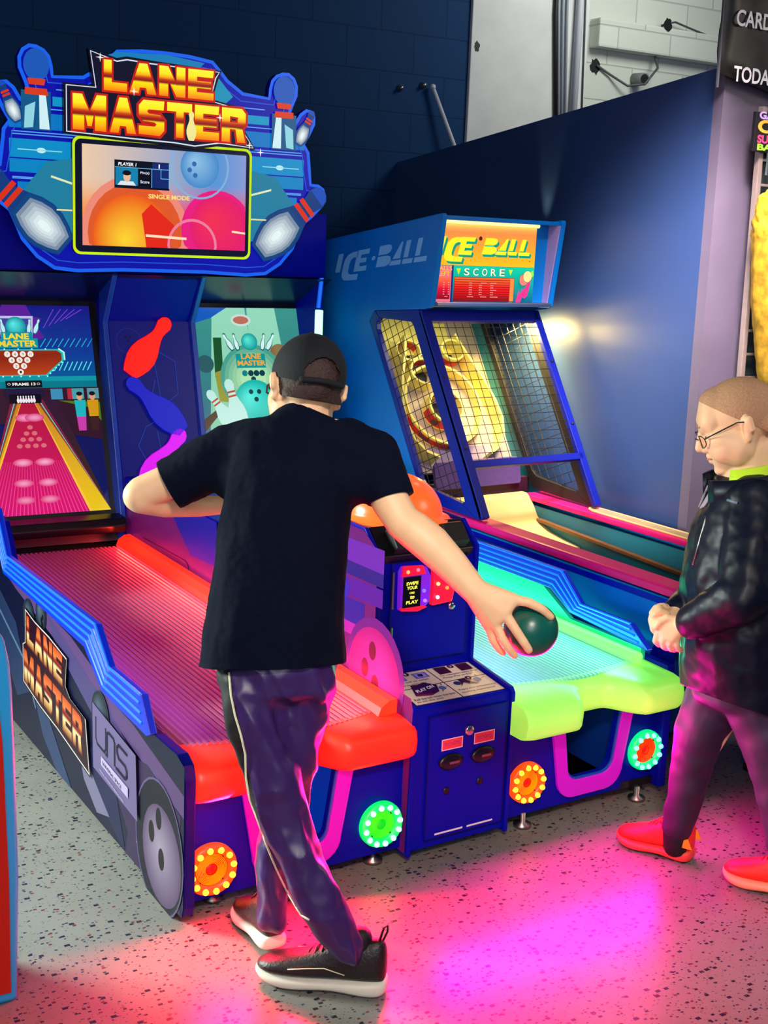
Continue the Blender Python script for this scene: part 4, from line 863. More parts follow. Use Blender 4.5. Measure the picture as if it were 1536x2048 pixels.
for P in ([(0, 1), (0, .55), (.05, .45), (.28, .45), (.33, .55), (.33, 1)], [(.33, .45), (.38, .45), (.38, .95), (.43, 1), (.58, 1), (.62, .93), (.62, .45)], [(1.0, 1), (.75, 1), (.70, .92), (.70, .80), (.75, .72), (.95, .72), (1, .65), (1, .53), (.95, .45), (.68, .45)]): FL.line([UQ(*p) for p in P], .0085, UN)
FL.poly([UQ(.2, .30), UQ(1.05, .34), UQ(1.05, .12), UQ(.2, .10)], rgb(190, 170, 210)); FL.text('UNIVERSAL SPACE', UQ(.24, .14)[0], UQ(.24, .15)[1], .16, .011, UN, .03, 0, -.09); FL.text('www.universal-space.com', UQ(.15, -.08)[0], UQ(.15, -.08)[1], .20, .010, rgb(190, 170, 215), .01, 0, -.1)
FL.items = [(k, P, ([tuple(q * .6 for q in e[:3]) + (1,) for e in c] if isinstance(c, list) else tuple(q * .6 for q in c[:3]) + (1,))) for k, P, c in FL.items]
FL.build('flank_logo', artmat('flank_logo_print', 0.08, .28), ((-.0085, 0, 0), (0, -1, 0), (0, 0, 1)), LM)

# ------------------------------------------------------------------ alley roller machine (skee style) on the right
IB = thing('alley_ball_machine', 'tall cyan-blue ICE-BALL alley machine with mesh cage and pink rails', 'arcade machine', (2.1, 1.4, 0))
IX0, IX1 = 1.76, 2.43
def ish(c): return Vector((c.x, c.y + 0.09 * (c.x - IX0), c.z))
def ib(b, name, m, parent=IB, smooth=False): b.warp(ish); return b.build(name, m, parent, smooth)
XF = lambda x: ((x, 0, 0), (0, 1, 0), (0, 0, 1))
SIDE = [(1.655, 1.835), (1.66, 1.848), (1.675, 1.848), (2.75, 1.715), (2.80, 1.70), (2.80, .02), (.44, .02), (.42, .05), (.17, .60), (.175, .625), (1.70, .625), (1.73, .70), (2.21, 1.39), (2.17, 1.435), (1.78, 1.462), (1.730, 1.470), (1.712, 1.482)]
ib(MB().prism(SIDE, XF(IX0), (.022, 0, 0), .004), 'side_panel', M['iceblue'])
ib(MB().prism(SIDE, XF(IX1 - .022), (.022, 0, 0), .004), 'side_panel', M['iceblue'])
ib(MB().prism([(1.70, .625), (1.73, .70), (2.21, 1.39), (2.215, 1.42), (2.30, 1.42), (2.30, .625)], XF(IX1 - .030), (.006, 0, 0)), 'inner_liner', M['teal'])
ib(MB().prism([(.17, .55), (.44, .03), (.46, .03), (.19, .55)], XF(IX0 + .02), (IX1 - IX0 - .04, 0, 0)), 'front_board', M['iceblue'])
ib(MB().box((IX0, 2.76, .02), (IX1, 2.80, 1.70)), 'back_board', M['dark'])
ib(MB().prism([(.165, .03), (.165, .62), (1.70, .62), (1.70, .60), (.2, .60), (.45, .03)], XF(IX0 - .004), (.004, 0, 0)), 'lower_side_skin', M['blue'])
# rails
ib(MB().box((IX0 - .008, .165, .632), (1.845, 1.72, .665), .009), 'rail_cap', M['pink'])
rr_ = ib(MB().box((2.318, .165, .638), (IX1 + .02, 1.72, .660), .006), 'rail_cap', M['pink'])
ib(MB().prism([(2.345, .4), (2.362, .36), (2.378, .345), (2.404, .36), (2.416, .4), (2.416, 1.26), (2.404, 1.30), (2.378, 1.315), (2.362, 1.30), (2.345, 1.26)], ((0, 0, .6595), (1, 0, 0), (0, 1, 0)), (0, 0, .004), .001), 'tray_insert', M['tan'], rr_)
ib(MB().tube([(2.345, .4, .664), (2.362, .36, .664), (2.378, .345, .664), (2.404, .36, .664), (2.416, .4, .664), (2.416, 1.26, .664), (2.404, 1.30, .664), (2.378, 1.315, .664), (2.362, 1.30, .664), (2.345, 1.26, .664)], .004, 6, True), 'tray_rim', M['cream'], rr_)
ib(MB().box((1.835, .2, .40), (1.845, 1.72, .62)), 'alley_wall', M['teal']); ib(MB().box((2.325, .2, .40), (2.337, 1.72, .62)), 'alley_wall', M['teal'])
ib(MB().box((1.845, .2, .44), (2.325, 1.72, .46)), 'alley_bed', mat('dark_alley', rgb(18, 14, 18), .2))
ib(MB().prism([(.25, .49), (1.35, .515), (1.35, .50), (.25, .47)], XF(1.93), (.30, 0, 0), .003), 'alley_lane', mat('dark_lane_wood', rgb(40, 26, 22), .25, noise_amt=.4, nscale=20))
ib(MB().prism([(.22, .525), (1.58, .575), (1.58, .56), (.22, .51)], XF(2.300), (.025, 0, 0), .003), 'alley_edge', M['wood'])
rp = [(1.76, .655), (1.72, .668), (1.69, .668), (1.66, .655), (1.63, .620), (1.60, .580), (1.56, .552), (1.50, .530), (1.40, .515), (1.30, .505), (1.30, .48), (1.76, .48)]
ib(MB().prism(rp, XF(1.846), (2.325 - 1.846, 0, 0), .004), 'ball_jump', M['cream'], IB)
ib(MB().prism([(.01, 0), (.47, 0), (.48, .01), (.48, .10), (.465, .118), (.015, .118), (0, .10), (0, .01)], ((1.855, 1.745, .70), (1, 0, 0), (0, .2, .98)), (0, .02, 0), .003), 'bumper_pad', M['purplepad'])
ib(MB().box((1.85, 1.77, .655), (2.40, 1.80, .72)), 'gap_board', mat('dark_maroon', rgb(60, 20, 40), .5))
# cage
CB = [(2.165, 1.435), (2.195, 1.428), (2.205, 1.40), (2.20, 1.375), (1.735, .690), (1.70, .675), (1.315, .668), (1.285, .672), (1.29, .70), (1.795, 1.45), (1.815, 1.46)]
def cage_side(x, nm, mm, wsh, wires=True):
    inner = [(2.125, 1.405), (2.150, 1.385), (2.145, 1.355), (1.735, .755), (1.70, .735), (1.425, .715), (1.405, .722), (1.415, .745), (1.845, 1.39), (1.865, 1.405)]
    # frame as two half outlines so that the window stays open
    b = MB(); n = len(CB)
    mid = lambda P, k: P[k % len(P)]
    O1 = [CB[i] for i in (0, 1, 2, 3, 4, 5, 6)]; I1 = [inner[i] for i in (0, 1, 2, 3, 4, 5)]
    b.prism(O1 + I1[::-1], XF(x), (.025, 0, 0), .003)
    O2 = [CB[i] for i in (6, 7, 8, 9, 10, 0)]; I2 = [inner[i] for i in (5, 6, 7, 8, 9, 0)]
    b.prism(O2 + I2[::-1], XF(x), (.025, 0, 0), .003)
    fr = ib(b, nm, mm)
    if not wires: return
    wr_ = MB()
    def seg(p, d):
        # clip line p+t d against inner polygon
        ts = []
        for a, c in zip(inner, inner[1:] + inner[:1]):
            e = (c[0] - a[0], c[1] - a[1]); den = d[0] * e[1] - d[1] * e[0]
            if abs(den) < 1e-9: continue
            t = ((a[0] - p[0]) * e[1] - (a[1] - p[1]) * e[0]) / den; s = ((a[0] - p[0]) * d[1] - (a[1] - p[1]) * d[0]) / den
            if 0 <= s <= 1: ts.append(t)
        ts.sort()
        if len(ts) >= 2: wr_.tube([(x + .012, p[0] + d[0] * ts[0], p[1] + d[1] * ts[0]), (x + .012, p[0] + d[0] * ts[-1], p[1] + d[1] * ts[-1])], .0016, 5)
    e1 = Vector((.50, .74)).normalized(); e2 = Vector((-.74, .50)).normalized()
    for k in range(-12, 24):
        seg((1.78 + e2[0] * k * .045, 1.05 + e2[1] * k * .045), e1 if wsh else e1)
    for k in range(-20, 22):
        q = Vector((1.0, .15)).normalized(); seg((1.78 + e1[0] * k * .045, 1.05 + e1[1] * k * .045), (-.93, .36) if True else q)
    ib(wr_, 'wire_mesh', M['black'], fr)
cage_side(IX0 + .002, 'cage_side_frame', M['icecage'], 1); cage_side(IX1 - .045, 'cage_side_frame', M['black'], 0)
fA, fB = Vector((0, 1.285, .675)), Vector((0, 1.80, 1.455)); fd = (fB - fA)
b = MB(); FV = fd.normalized(); FN = Vector((0, -FV.z, FV.y)); fl = fd.length
def fbar(u0, v0, u1, v1): b.prism([(u0, v0), (u1, v0), (u1, v1), (u0, v1)], (fA - FN * .012, (1, 0, 0), FV), FN * .024, .003)
fbar(IX0 + .002, 0, IX0 + .040, fl); fbar(IX1 - .055, 0, IX1 - .018, fl); fbar(IX0 + .03, fl - .055, IX1 - .03, fl); fbar(IX0 + .03, .215, IX1 - .03, .245)
ff = ib(b, 'cage_front_frame', M['icecage'])
b = MB()
for k in range(1, 14): b.tube([fA + Vector((IX0 + .04 + k * .041, 0, 0)) + FV * .24, fA + Vector((IX0 + .04 + k * .041, 0, 0)) + FV * (fl - .05)], .0015, 5)
for k in range(1, 17): b.tube([fA + Vector((IX0 + .035, 0, 0)) + FV * (.24 + k * .041), fA + Vector((IX1 - .05, 0, 0)) + FV * (.24 + k * .041)], .0015, 5)
ib(b, 'wire_mesh', M['black'], ff)
for u, v in ((IX0 + .02, .30), (IX0 + .02, .62), (IX1 - .035, .38), (IX1 - .035, .68)): ib(MB().ball(fA + Vector((u, 0, 0)) + FV * v + FN * .012, .007, 2), 'cage_bolt', M['black'], ff, True)
# target field
T0 = Vector((0, 1.85, .70)); TV = Vector((0, .45, .68)).normalized(); TN = Vector((0, -TV.z, TV.y))
def tp(u, v, h=0): return T0 + Vector((u, 0, 0)) + TV * v + TN * h
TB_ = mat('target_board', rgb(196, 178, 158), .5, noise_amt=.12, nscale=6)
tb = ib(MB().prism([(1.785, .06), (2.40, .06), (2.40, .84), (1.785, .84)], (T0, (1, 0, 0), TV), TN * -.02), 'target_board', TB_)
ib(MB().prism([(1.79, .635), (2.23, .635), (2.23, .835), (1.79, .835)], (T0 + TN * .001, (1, 0, 0), TV), TN * .006), 'upper_panel', M['yellow'], tb)
def wall(path, h0, h1, th, name, m, closed=True):
    P = [Vector(p) for p in path]; n = len(P); b = MB(); rows = []
    for i in range(n):
        a_ = P[i - 1] if closed or i else P[i]; c_ = P[(i + 1) % n] if closed or i < n - 1 else P[i]; t = (c_ - a_).normalized(); q = Vector((-t.y, t.x)) * th / 2
        hh = h1(i / n) if callable(h1) else h1
        rows.append([b.bm.verts.new(tp(*(P[i] + q), h0)), b.bm.verts.new(tp(*(P[i] + q), hh)), b.bm.verts.new(tp(*(P[i] - q), hh)), b.bm.verts.new(tp(*(P[i] - q), h0))])
    for i in range(n if closed else n - 1):
        A_, B_ = rows[i], rows[(i + 1) % n]
        for k in range(4): b.bm.faces.new((A_[k], B_[k], B_[(k + 1) % 4], A_[(k + 1) % 4]))
    if not closed: b.bm.faces.new(rows[0]); b.bm.faces.new(rows[-1])
    o = ib(b, name, m, tb); o.data.polygons.foreach_set('use_smooth', [False] * len(o.data.polygons)); return o
def oval(cu, cv, ru, rv, n=40, a0=0, a1=2 * math.pi): return [(cu + ru * math.cos(a0 + (a1 - a0) * k / n), cv + rv * math.sin(a0 + (a1 - a0) * k / n)) for k in range(n)]
Ur = [(2.215, .70), (2.25, .60), (2.30, .48), (2.335, .36), (2.345, .27), (2.325, .19), (2.28, .13), (2.22, .10)]
wall(Ur, 0, .085, .012, 'outer_wing', M['yellow'], False); wall([(4.15 - u, v) for u, v in Ur], 0, .085, .012, 'outer_wing', M['yellow'], False)
wall(oval(2.06, .365, .205, .195), 0, .055, .012, 'big_ring', M['yellow'])
wall(oval(2.055, .345, .088, .080, 30), 0, .075, .010, 'score_ring', M['yellow']); wall(oval(2.0, .525, .075, .062, 28), 0, .065, .010, 'score_ring', M['yellow'])
wall(oval(1.945, .635, .066, .050, 26), 0, .06, .010, 'score_ring', M['yellow']); wall(oval(2.185, .625, .062, .050, 26), 0, .075, .010, 'score_ring', M['yellow'])
RB = [(0, .0), (1, 0)]
def band(cu, cv, ru, rv, a0, a1, h0, h1, nm='score_label', mm=None):
    P = oval(cu, cv, ru, rv, 16, a0, a1) + [(cu + ru * math.cos(a1), cv + rv * math.sin(a1))]
    b = MB(); R_ = [[b.bm.verts.new(tp(u, v, h)) for h in (h0, h1)] for u, v in P]
    for A_, B_ in zip(R_[:-1], R_[1:]): b.bm.faces.new((A_[0], B_[0], B_[1], A_[1]))
    return ib(b, nm, mm or M['red'], tb)
pi = math.pi
lab2 = mat('blue_red_label', rgb(90, 50, 90), .5, noise_amt=.5, nscale=60)
band(2.06, .365, .213, .203, pi * 1.05, pi * 1.95, .010, .042); band(2.055, .345, .095, .087, pi * 1.0, pi * 2.0, .012, .062); band(2.055, .345, .081, .073, pi * .15, pi * .85, .015, .065)
band(2.0, .525, .068, .055, pi * .1, pi * .9, .012, .055); band(1.945, .635, .059, .043, pi * .1, pi * .9, .012, .050); band(2.185, .625, .069, .057, pi * 1.1, pi * 1.9, .012, .055)
for a0 in (1.25, 1.5, 1.72): band(2.06, .365, .2145, .2045, pi * (a0 - .04), pi * (a0 + .05), .016, .036, 'label_number', lab2); band(2.055, .345, .0965, .0885, pi * (a0 - .06), pi * (a0 + .06), .022, .050, 'label_number', lab2)
for cu_, cv_, r_ in ((2.055, .345, .055), (2.0, .525, .045), (1.945, .635, .04), (2.185, .625, .04)): ib(MB().prism(oval(cu_, cv_, r_, r_ * .9, 20), (T0, (1, 0, 0), TV), TN * .0015), 'score_hole', M['black'], tb)
ib(MB().prism(oval(2.07, .17, .25, .12, 20, pi * 1.0, pi * 2.0) + [(2.32, .17)], (T0 + TN * .002, (1, 0, 0), TV), TN * .008, .002), 'return_tray', mat('grey_tray', rgb(150, 135, 160), .4), tb)
ib(MB().prism([(1.74, .70), (2.22, 1.42), (2.30, 1.42), (1.80, .66)], XF(1.783), (.004, 0, 0)), 'inner_liner', M['tan'])
# black framed side window on the far side is the mesh frame's liner
# marquee
mqb = ib(MB().prism([(1.74, 1.835), (1.76, 1.48), (2.0, 1.46), (2.1, 1.78)], XF(IX0 + .02), (IX1 - IX0 - .04, 0, 0)), 'marquee_box', M['iceblue'])
ib(MB().box((IX0 + .02, 1.675, 1.825), (IX1 - .02, 1.76, 1.842), .004), 'marquee_lip', M['iceblue'])
ib(MB().box((IX0 + .02, 1.70, 1.478), (IX1 - .02, 1.77, 1.497), .005), 'marquee_lip', M['chrome'])
ib(MB().prism([(1.665, 1.825), (1.725, 1.49), (1.76, 1.49), (1.74, 1.83)], XF(IX1 - .028), (.006, 0, 0)), 'lit_side_liner', mat('pale_lilac_liner', rgb(170, 150, 200), .3))
ib(MB().tube([(IX0 + .03, 1.735, 1.820), (2.34, 1.735, 1.820)], .008, 8), 'marquee_tube', glow('warm_tube', rgb(255, 225, 130), 2.0))
a = Art(.00015); SW, SH = .535, .318
a.vgrad(0, .15, SW, SH, ramp([(0, rgb(255, 190, 10)), (.5, rgb(250, 160, 40)), (.85, rgb(245, 140, 70)), (1, rgb(255, 225, 100))]), 10)
def icelet(art, X_, c, names='ICEBALL'):
    D_ = {'I': [[(0, 1.0), (.62, 1.0), (.62, 3.0), (0, 3.0)]],
          'C': [[(2.5, 2.95), (1.75, 2.95), (1.25, 2.75), (.95, 2.3), (.9, 1.7), (.9, .85), (1.0, .4), (1.3, .08), (1.75, 0), (3.0, 0), (3.0, .6), (2.05, .6), (1.75, .75), (1.65, 1.05), (1.65, 1.75), (1.75, 2.15), (2.0, 2.35), (2.5, 2.35)]],
          'E': [[(2.35, .85), (2.35, 3.0), (3.85, 3.0), (3.85, 2.5), (2.95, 2.5), (2.95, 2.15), (3.65, 2.15), (3.65, 1.7), (2.95, 1.7), (2.95, 1.35), (3.85, 1.35), (3.85, .85)]],
          'dot': [[(4.5 + .22 * math.cos(k * pi / 6), 1.95 + .22 * math.sin(k * pi / 6)) for k in range(12)]],
          'B': [[(5.0, 2.12), (6.0, 2.12), (6.35, 2.3), (6.45, 2.6), (6.3, 2.9), (6.0, 3.0), (5.0, 3.0)], [(5.0, 1.0), (6.1, 1.0), (6.5, 1.2), (6.6, 1.5), (6.45, 1.85), (6.1, 1.98), (5.0, 1.98)]],
          'A': [[(6.75, 1.55), (7.6, 1.55), (7.6, 3.0), (7.4, 3.0)], [(6.5, 1.0), (7.75, 1.0), (7.75, 1.42), (6.65, 1.42)]],
          'L': [[(7.95, 1.55), (8.45, 1.55), (8.45, 3.0), (7.95, 3.0)], [(7.95, 1.0), (9.0, 1.0), (9.0, 1.42), (7.95, 1.42)]],
          'l': [[(9.2, 1.55), (9.7, 1.55), (9.7, 3.0), (9.2, 3.0)], [(9.2, 1.0), (10.5, 1.0), (10.5, 1.42), (9.2, 1.42)]]}
    art.k += 1
    for k, Ps in D_.items():
        if k == 'dot' and 'nodot' in names: continue
        for P in Ps: art.poly([X_(*p) for p in P], c, False)
def SX(du, dv): return lambda x, y: (-.005 + x * .048 + (y - 1) * .010 + du, .165 + y * .0335 + dv)
for k in range(5): icelet(a, SX(.010 - .002 * k, -.010 + .002 * k), rgb(0, 150, 120) if k < 4 else rgb(0, 190, 140), 'nodot')
icelet(a, SX(0, 0), rgb(255, 240, 30), 'nodot'); a.disc(.225, .262, .009, rgb(90, 20, 10)); a.disc(.505, .175, .003, rgb(200, 40, 0))
a.rect(0, 0, SW, .15, rgb(0, 160, 150)); a.vgrad(.09, 0, SW, .148, ramp([(0, rgb(0, 90, 130)), (1, rgb(0, 205, 165))]), 8); a.rect(0, 0, .082, .148, rgb(240, 110, 130)); a.rect(.080, 0, .09, .15, rgb(10, 40, 130))
a.text('BALLS', 0.0, .128, .082, .018, rgb(240, 200, 20), .01); a.text('LEFT', 0.01, .106, .062, .018, rgb(240, 200, 20), .01)
a.vgrad(0, .012, .076, .10, ramp([(0, rgb(120, 0, 20)), (.5, rgb(225, 0, 50)), (1, rgb(250, 110, 60))]), 8)
a.poly([(.105, .138), (.128, .138), (.117, .112)], rgb(200, 235, 0)); a.poly([(.39, .138), (.412, .138), (.40, .114)], rgb(200, 235, 0))
for i, c in enumerate('SCORE'): a.text(c, .146 + i * .048, .1105, .028, .029, rgb(10, 40, 50), .05); a.text(c, .146 + i * .048, .1105, .028, .029, rgb(255, 250, 205), .015)
a.rect(.094, .004, .424, .104, rgb(90, 10, 0)); a.vgrad(.096, .006, .40, .102, ramp([(0, rgb(120, 0, 0)), (.25, rgb(200, 0, 0)), (.6, rgb(250, 20, 0)), (1, rgb(250, 110, 40))]), 10); a.rect(.40, .006, .422, .102, rgb(245, 140, 60))
for k in range(9): a.rect(.096, .014 + k * .0097, .40, .0165 + k * .0097, rgb(120, 6, 0))
LW = rgb(255, 160, 150)
def dots(rows, u, v, c=LW, du=.0085, dv=.0095):
    for r, row in enumerate(rows):
        for k, ch in enumerate(row):
            if ch == '#': a.rect(u + k * du, v + (6 - r) * dv, u + k * du + .007, v + (6 - r) * dv + .003, c)
dots(['.##.', '.##.', '.##.', '.##.', '.##.', '.##.', '####'], .165, .022); dots(['.####', '##...', '##...', '##...', '##...', '##...', '.####'], .225, .022); dots(['####.', '##...', '##...', '####.', '##...', '##...', '#####'], .285, .022); dots(['#..#', '#..#', '#..#', '#..#', '#..#', '#..#', '.##.'], .03, .022)
a.disc(.465, .098, .026, rgb(20, 30, 40)); a.disc(.465, .098, .0245, rgb(235, 130, 110)); a.disc(.485, .112, .0255, rgb(20, 30, 40)); a.disc(.485, .112, .024, rgb(250, 225, 140)); a.poly([(.50, .13), (.515, .14), (.52, .118), (.512, .11)], rgb(150, 230, 60))
a.poly([(.425, .004), (.452, .004), (.462, .03), (.468, .022), (.482, .06), (.494, .09), (.505, .10), (.50, .07), (.488, .03), (.474, .02), (.478, .05), (.466, .05), (.458, .06), (.452, .04), (.44, .05)], rgb(240, 50, 140))
sg = a.build('marquee_sign', artmat('ice_sign_print', 0.95, .25, .3), (Vector((1.785, 1.728 + .002, 1.495)), Vector((1, .09, 0)).normalized(), Vector((0, -.02, 1)).normalized()), IB)
a = Art(.00015)
def SL(x, y): u = x / 10.5; return (u * .77 + (y - 1) * .016, .005 + u * .075 + (y - 1) * (.0415 + .009 * u))
icelet(a, SL, rgb(120, 185, 235), 'ok')
a.build('side_logo', artmat('ice_side_print', 0.05, .35), ((IX0 - .0012, 2.535, 1.578), (0, -1, 0), (0, 0, 1)), IB)
icl = area('alley_cage_tube', (2.1, 1.98, 1.44), (2.12, 1.80, .7), .5, 1.5, (1.0, .90, .55), .04); icl.rotation_euler[2] = 0
def spot(name, loc, tgt, power, col, ang, blend=.6):
    l = bpy.data.lights.new(name, 'SPOT'); l.energy = power; l.color = col; l.spot_size = math.radians(ang); l.spot_blend = blend; l.shadow_soft_size = .02
    o = bpy.data.objects.new(name, l); COL.objects.link(o); o.location = loc; o.rotation_euler = (Vector(tgt) - Vector(loc)).to_track_quat('-Z', 'Y').to_euler(); return o
area('partition_yellow_fill', (2.33, 1.98, 1.37), (2.53, 1.80, 1.02), .25, 13, (1.0, .72, .22), .03)  # extra light added inside the cage to turn the partition behind it yellow
spot('marquee_gap_lamp', (2.455, 1.985, 1.452), (2.53, 1.50, 1.10), 1.2, (1.0, .68, .30), 70)
spot('marquee_top_gap_lamp', (2.475, 1.99, 1.80), (2.53, 1.985, 2.02), 3, (1.0, .78, .42), 34)

# low blue cabinet behind the second child
lc = MB().box((2.10, -.62, .03), (2.42, .16, .60), .006).build('low_blue_cabinet', M['partition'], None, False, (2.26, -.2, 0))
tag(lc, 'low plain blue cabinet behind the child in orange-red shoes', 'cabinet')
MB().box((2.106, -.61, 0), (2.41, .15, .03)).build('kick_strip', M['black'], lc)

# ------------------------------------------------------------------ left foreground machine edge
KI = thing('arcade_kiosk', 'light-blue edged arcade cabinet with red panel at the left picture border', 'arcade machine', (-.62, -.1, 0))
kp = [(-.92, 0.0), (-.448, 0.0), (-.440, .30), (-.444, .62), (-.447, .74), (-.452, .80), (-.462, .85), (-.480, .885), (-.51, .905), (-.92, .92)]
MB().prism(kp, ((0, -.12, 0), (1, 0, 0), (0, 0, 1)), (0, .05, 0), .012).build('edge_moulding', mat('sky_blue_moulding', rgb(40, 172, 238), .3), KI, True)
MB().prism([(-.92, .03), (-.466, .03), (-.466, .30), (-.474, .62), (-.488, .80), (-.92, .86)], ((0, -.128, 0), (1, 0, 0), (0, 0, 1)), (0, .01, 0)).build('red_panel', mat('red_cabinet_panel', rgb(205, 30, 12), .4), KI)
MB().box((-.92, -.071, .02), (-.47, .1, .84)).build('cabinet_body', M['iceblue'], KI)

# ------------------------------------------------------------------ things on the walls
def pipe(name, label, cat, pts, r, m, group=None, n=10):
    o = MB().tube(pts, r, n).build(name, m, None, True, pts[-1] if pts[-1][2] < pts[0][2] else pts[0]); return tag(o, label, cat, group)
W0 = BACK - .02
pipe('wall_conduit', 'thick white conduit running up the white pilaster', 'pipe', [(3.645, W0 - .022, 3.99), (3.650, W0 - .022, 2.2)], .022, M['conduit'])
pipe('black_cable', 'thick black cable down the pilaster, left of the white conduit', 'cable', [(3.475, W0 - .012, 3.99), (3.49, W0 - .012, 3.0), (3.555, W0 - .012, 2.2)], .012, M['black'])
for k, (x0, x1, nm) in enumerate(((3.500, 3.577, 'pale cable beside the thick black cable on the pilaster'), (3.530, 3.597, 'middle one of the pale cables left of the white conduit'), (3.56, 3.617, 'pale cable nearest the white conduit on its left side'))):
    pipe('grey_cable', nm, 'cable', [(x0, W0 - .010, 3.99), (x0 + .01, W0 - .010, 3.05), (x1, W0 - .010, 2.2)], .008, mat('grey_cable_%d' % k, rgb(150, 158, 170), .5), 'pale cables on the pilaster')
pipe('thin_wire', 'thin dark wire down the wall, right of the white conduit', 'wire', [(3.70, W0 - .006, 3.99), (3.70, W0 - .006, 3.1), (3.735, W0 - .006, 2.2)], .005, M['cable'])
WY = BACK + .12
pipe('pipe_stub', 'short open grey pipe stub sticking out of the white block wall', 'pipe', [(4.22, WY, 2.742), (4.21, WY - .10, 2.735)], .034, mat('grey_pipe', rgb(120, 125, 125), .5), None, 18)
MB().lathe([(0, 0), (.027, 0)], (4.2095, WY - .1012, 2.7345), (-.1, -1, -.07), 18).build('pipe_bore', M['black'], bpy.data.objects['pipe_stub'])
pipe('hanging_wire', 'twisted wire looping from the upper hole to the pipe stub', 'wire', [(4.36, WY - .05, 3.06), (4.37, WY - .03, 3.0), (4.34, WY - .03, 2.88), (4.28, WY - .13, 2.80), (4.19, WY - .13, 2.70), (4.12, WY - .06, 2.69), (4.02, WY - .02, 2.745), (3.92, WY - .01, 2.79)], .007, M['cable'])
pipe('hanging_wire', 'thin wire running right from the upper wall hole', 'wire', [(4.37, WY - .05, 3.06), (4.46, WY - .05, 3.085), (4.62, WY - .04, 3.06), (4.80, WY - .04, 3.03)], .006, M['cable'])
for nm, (x, y, z), r, lb in (('wall_hole', (3.915, WY - .002, 2.785), .035, 'dark ragged hole in the white wall left of the pipe stub'), ('wall_hole', (4.37, BACK + .028, 3.055), .028, 'dark hole in the protruding block course with wires coming out'), ('wall_hole', (2.985, BACK - .0215, 2.78), .018, 'small dark hole with a bolt at the left edge of the pilaster')):
    P = [(x + r * (1 + random.uniform(-.3, .4)) * math.cos(k * pi / 8), z + r * (1.2 + random.uniform(-.3, .5)) * math.sin(k * pi / 8)) for k in range(16)]
    tag(MB().prism(P, ((0, y, 0), (1, 0, 0), (0, 0, 1)), (0, .004, 0)).build(nm, M['black'], None, False, (x, y, z)), lb, 'hole')
for x, z, lb in ((2.525, 2.525, 'rusty anchor bolt in the navy wall, left one of two'), (2.665, 2.552, 'rusty anchor bolt in the navy wall, nearer the leaning white rod')):
    tag(MB().lathe([(.018, 0), (.018, .006), (.010, .012), (.010, .03), (0, .03)], (x, BACK, z), (0, -1, 0), 14).build('anchor_bolt', M['steel'], None, True, (x, BACK, z)), lb, 'bolt', 'bolts in the navy wall')
rod = MB().tube([(2.715, BACK - .03, 2.54), (2.98, BACK - .10, 1.95), (3.25, BACK - .2, 1.3), (3.70, BACK - .4, .012)], .011, 10).build('white_rod', M['conduit'], None, True, (3.70, BACK - .4, .012)); tag(rod, 'thin white rod leaning against the navy wall behind the blue partition', 'rod')
MB().ball((2.713, BACK - .03, 2.546), .016, 2).build('rod_cap', M['conduit'], rod, True)

# dark banner at top right
BN = MB(); rows = []
for i in range(13):
    rows.append([BN.bm.verts.new((2.440 + .9 * i / 12, .90 + .006 * math.sin(i * 1.7 + j * .9) + .008 * math.sin(j * 1.3), 2.385 - .16 * (i / 12) + .75 * j / 10 * (1 + .16 * (i / 12) / .75))) for j in range(11)])
for A_, B_ in zip(rows[:-1], rows[1:]):
    for k in range(10): BN.bm.faces.new((A_[k], B_[k], B_[k + 1], A_[k + 1]))
bn = BN.build('hanging_banner', mat('olive_black_banner', rgb(38, 42, 34), .45, noise_amt=.4, nscale=6), None, True, (2.9, .9, 2.40)); sm_ = bn.modifiers.new('s', 'SOLIDIFY'); sm_.thickness = .004
tag(bn, 'dark olive banner with white capital letters at the top right', 'banner')
WT = rgb(235, 238, 240)
for t, u, v, wd, hh in (('CARDS', 2.491, 2.550, .215, .058), ('TODAY', 2.500, 2.356, .225, .056)):
    a = Art(.001); a.text(t, u, v, wd, hh, WT, .02); a.build('banner_lettering', artmat('banner_print', .1, .5), ((0, .878, 0), (1, 0, .0), (0, 0, 1)), bn)
MB().tube([(2.440, .895, 2.33), (2.430, .895, 3.2)], .006, 6).build('banner_cord', M['cable'], bn)

# wire rack on the lavender wall
RK = thing('wire_rack', 'cream ladder-style wire rack standing against the lavender wall', 'rack', (2.9, .88, 0))
rk = MB(); 
MB().box((2.655, .865, 0.0), (2.677, .89, 2.28), .003).warp(lambda c: Vector((c.x + (2.28 - c.z) * .012, c.y, c.z))).build('upright', M['rack'], RK)
MB().box((3.10, .865, 0.0), (3.122, .89, 2.28), .003).build('upright', M['rack'], RK)
for k in range(22):
    z = 2.27 - k * .092; MB().box((2.665 + (2.28 - z) * .012, .870, z - .005), (3.11, .884, z + .005), .002).build('rung', M['rack'], RK)
MB().box((2.700, .90, .3), (3.10, .915, 2.25)).build('rack_backing', mat('dark_teal_backing', rgb(40, 56, 58), .6), RK)
sgn = MB().box((2.600, .845, 2.112), (2.88, .86, 2.255), .002).build('hanging_sign', M['black'], None, False, (2.74, .85, 2.18)); tag(sgn, 'small black sign with bright coloured letters hanging on the rack', 'sign')
a = Art(.0005)
for t, u, v, h, c in (('GAME', 2.618, 2.230, .028, rgb(190, 160, 230)), ('On', 2.614, 2.180, .048, rgb(240, 170, 60)), ('SUPER', 2.616, 2.143, .030, rgb(235, 70, 120)), ('BALL', 2.618, 2.117, .024, rgb(150, 220, 60))): a.text(t, u, v, .14, h, c, .04)
a.build('sign_lettering', artmat('sign_print', .3, .5), ((0, .8445, 0), (1, 0, 0), (0, 0, 1)), sgn)
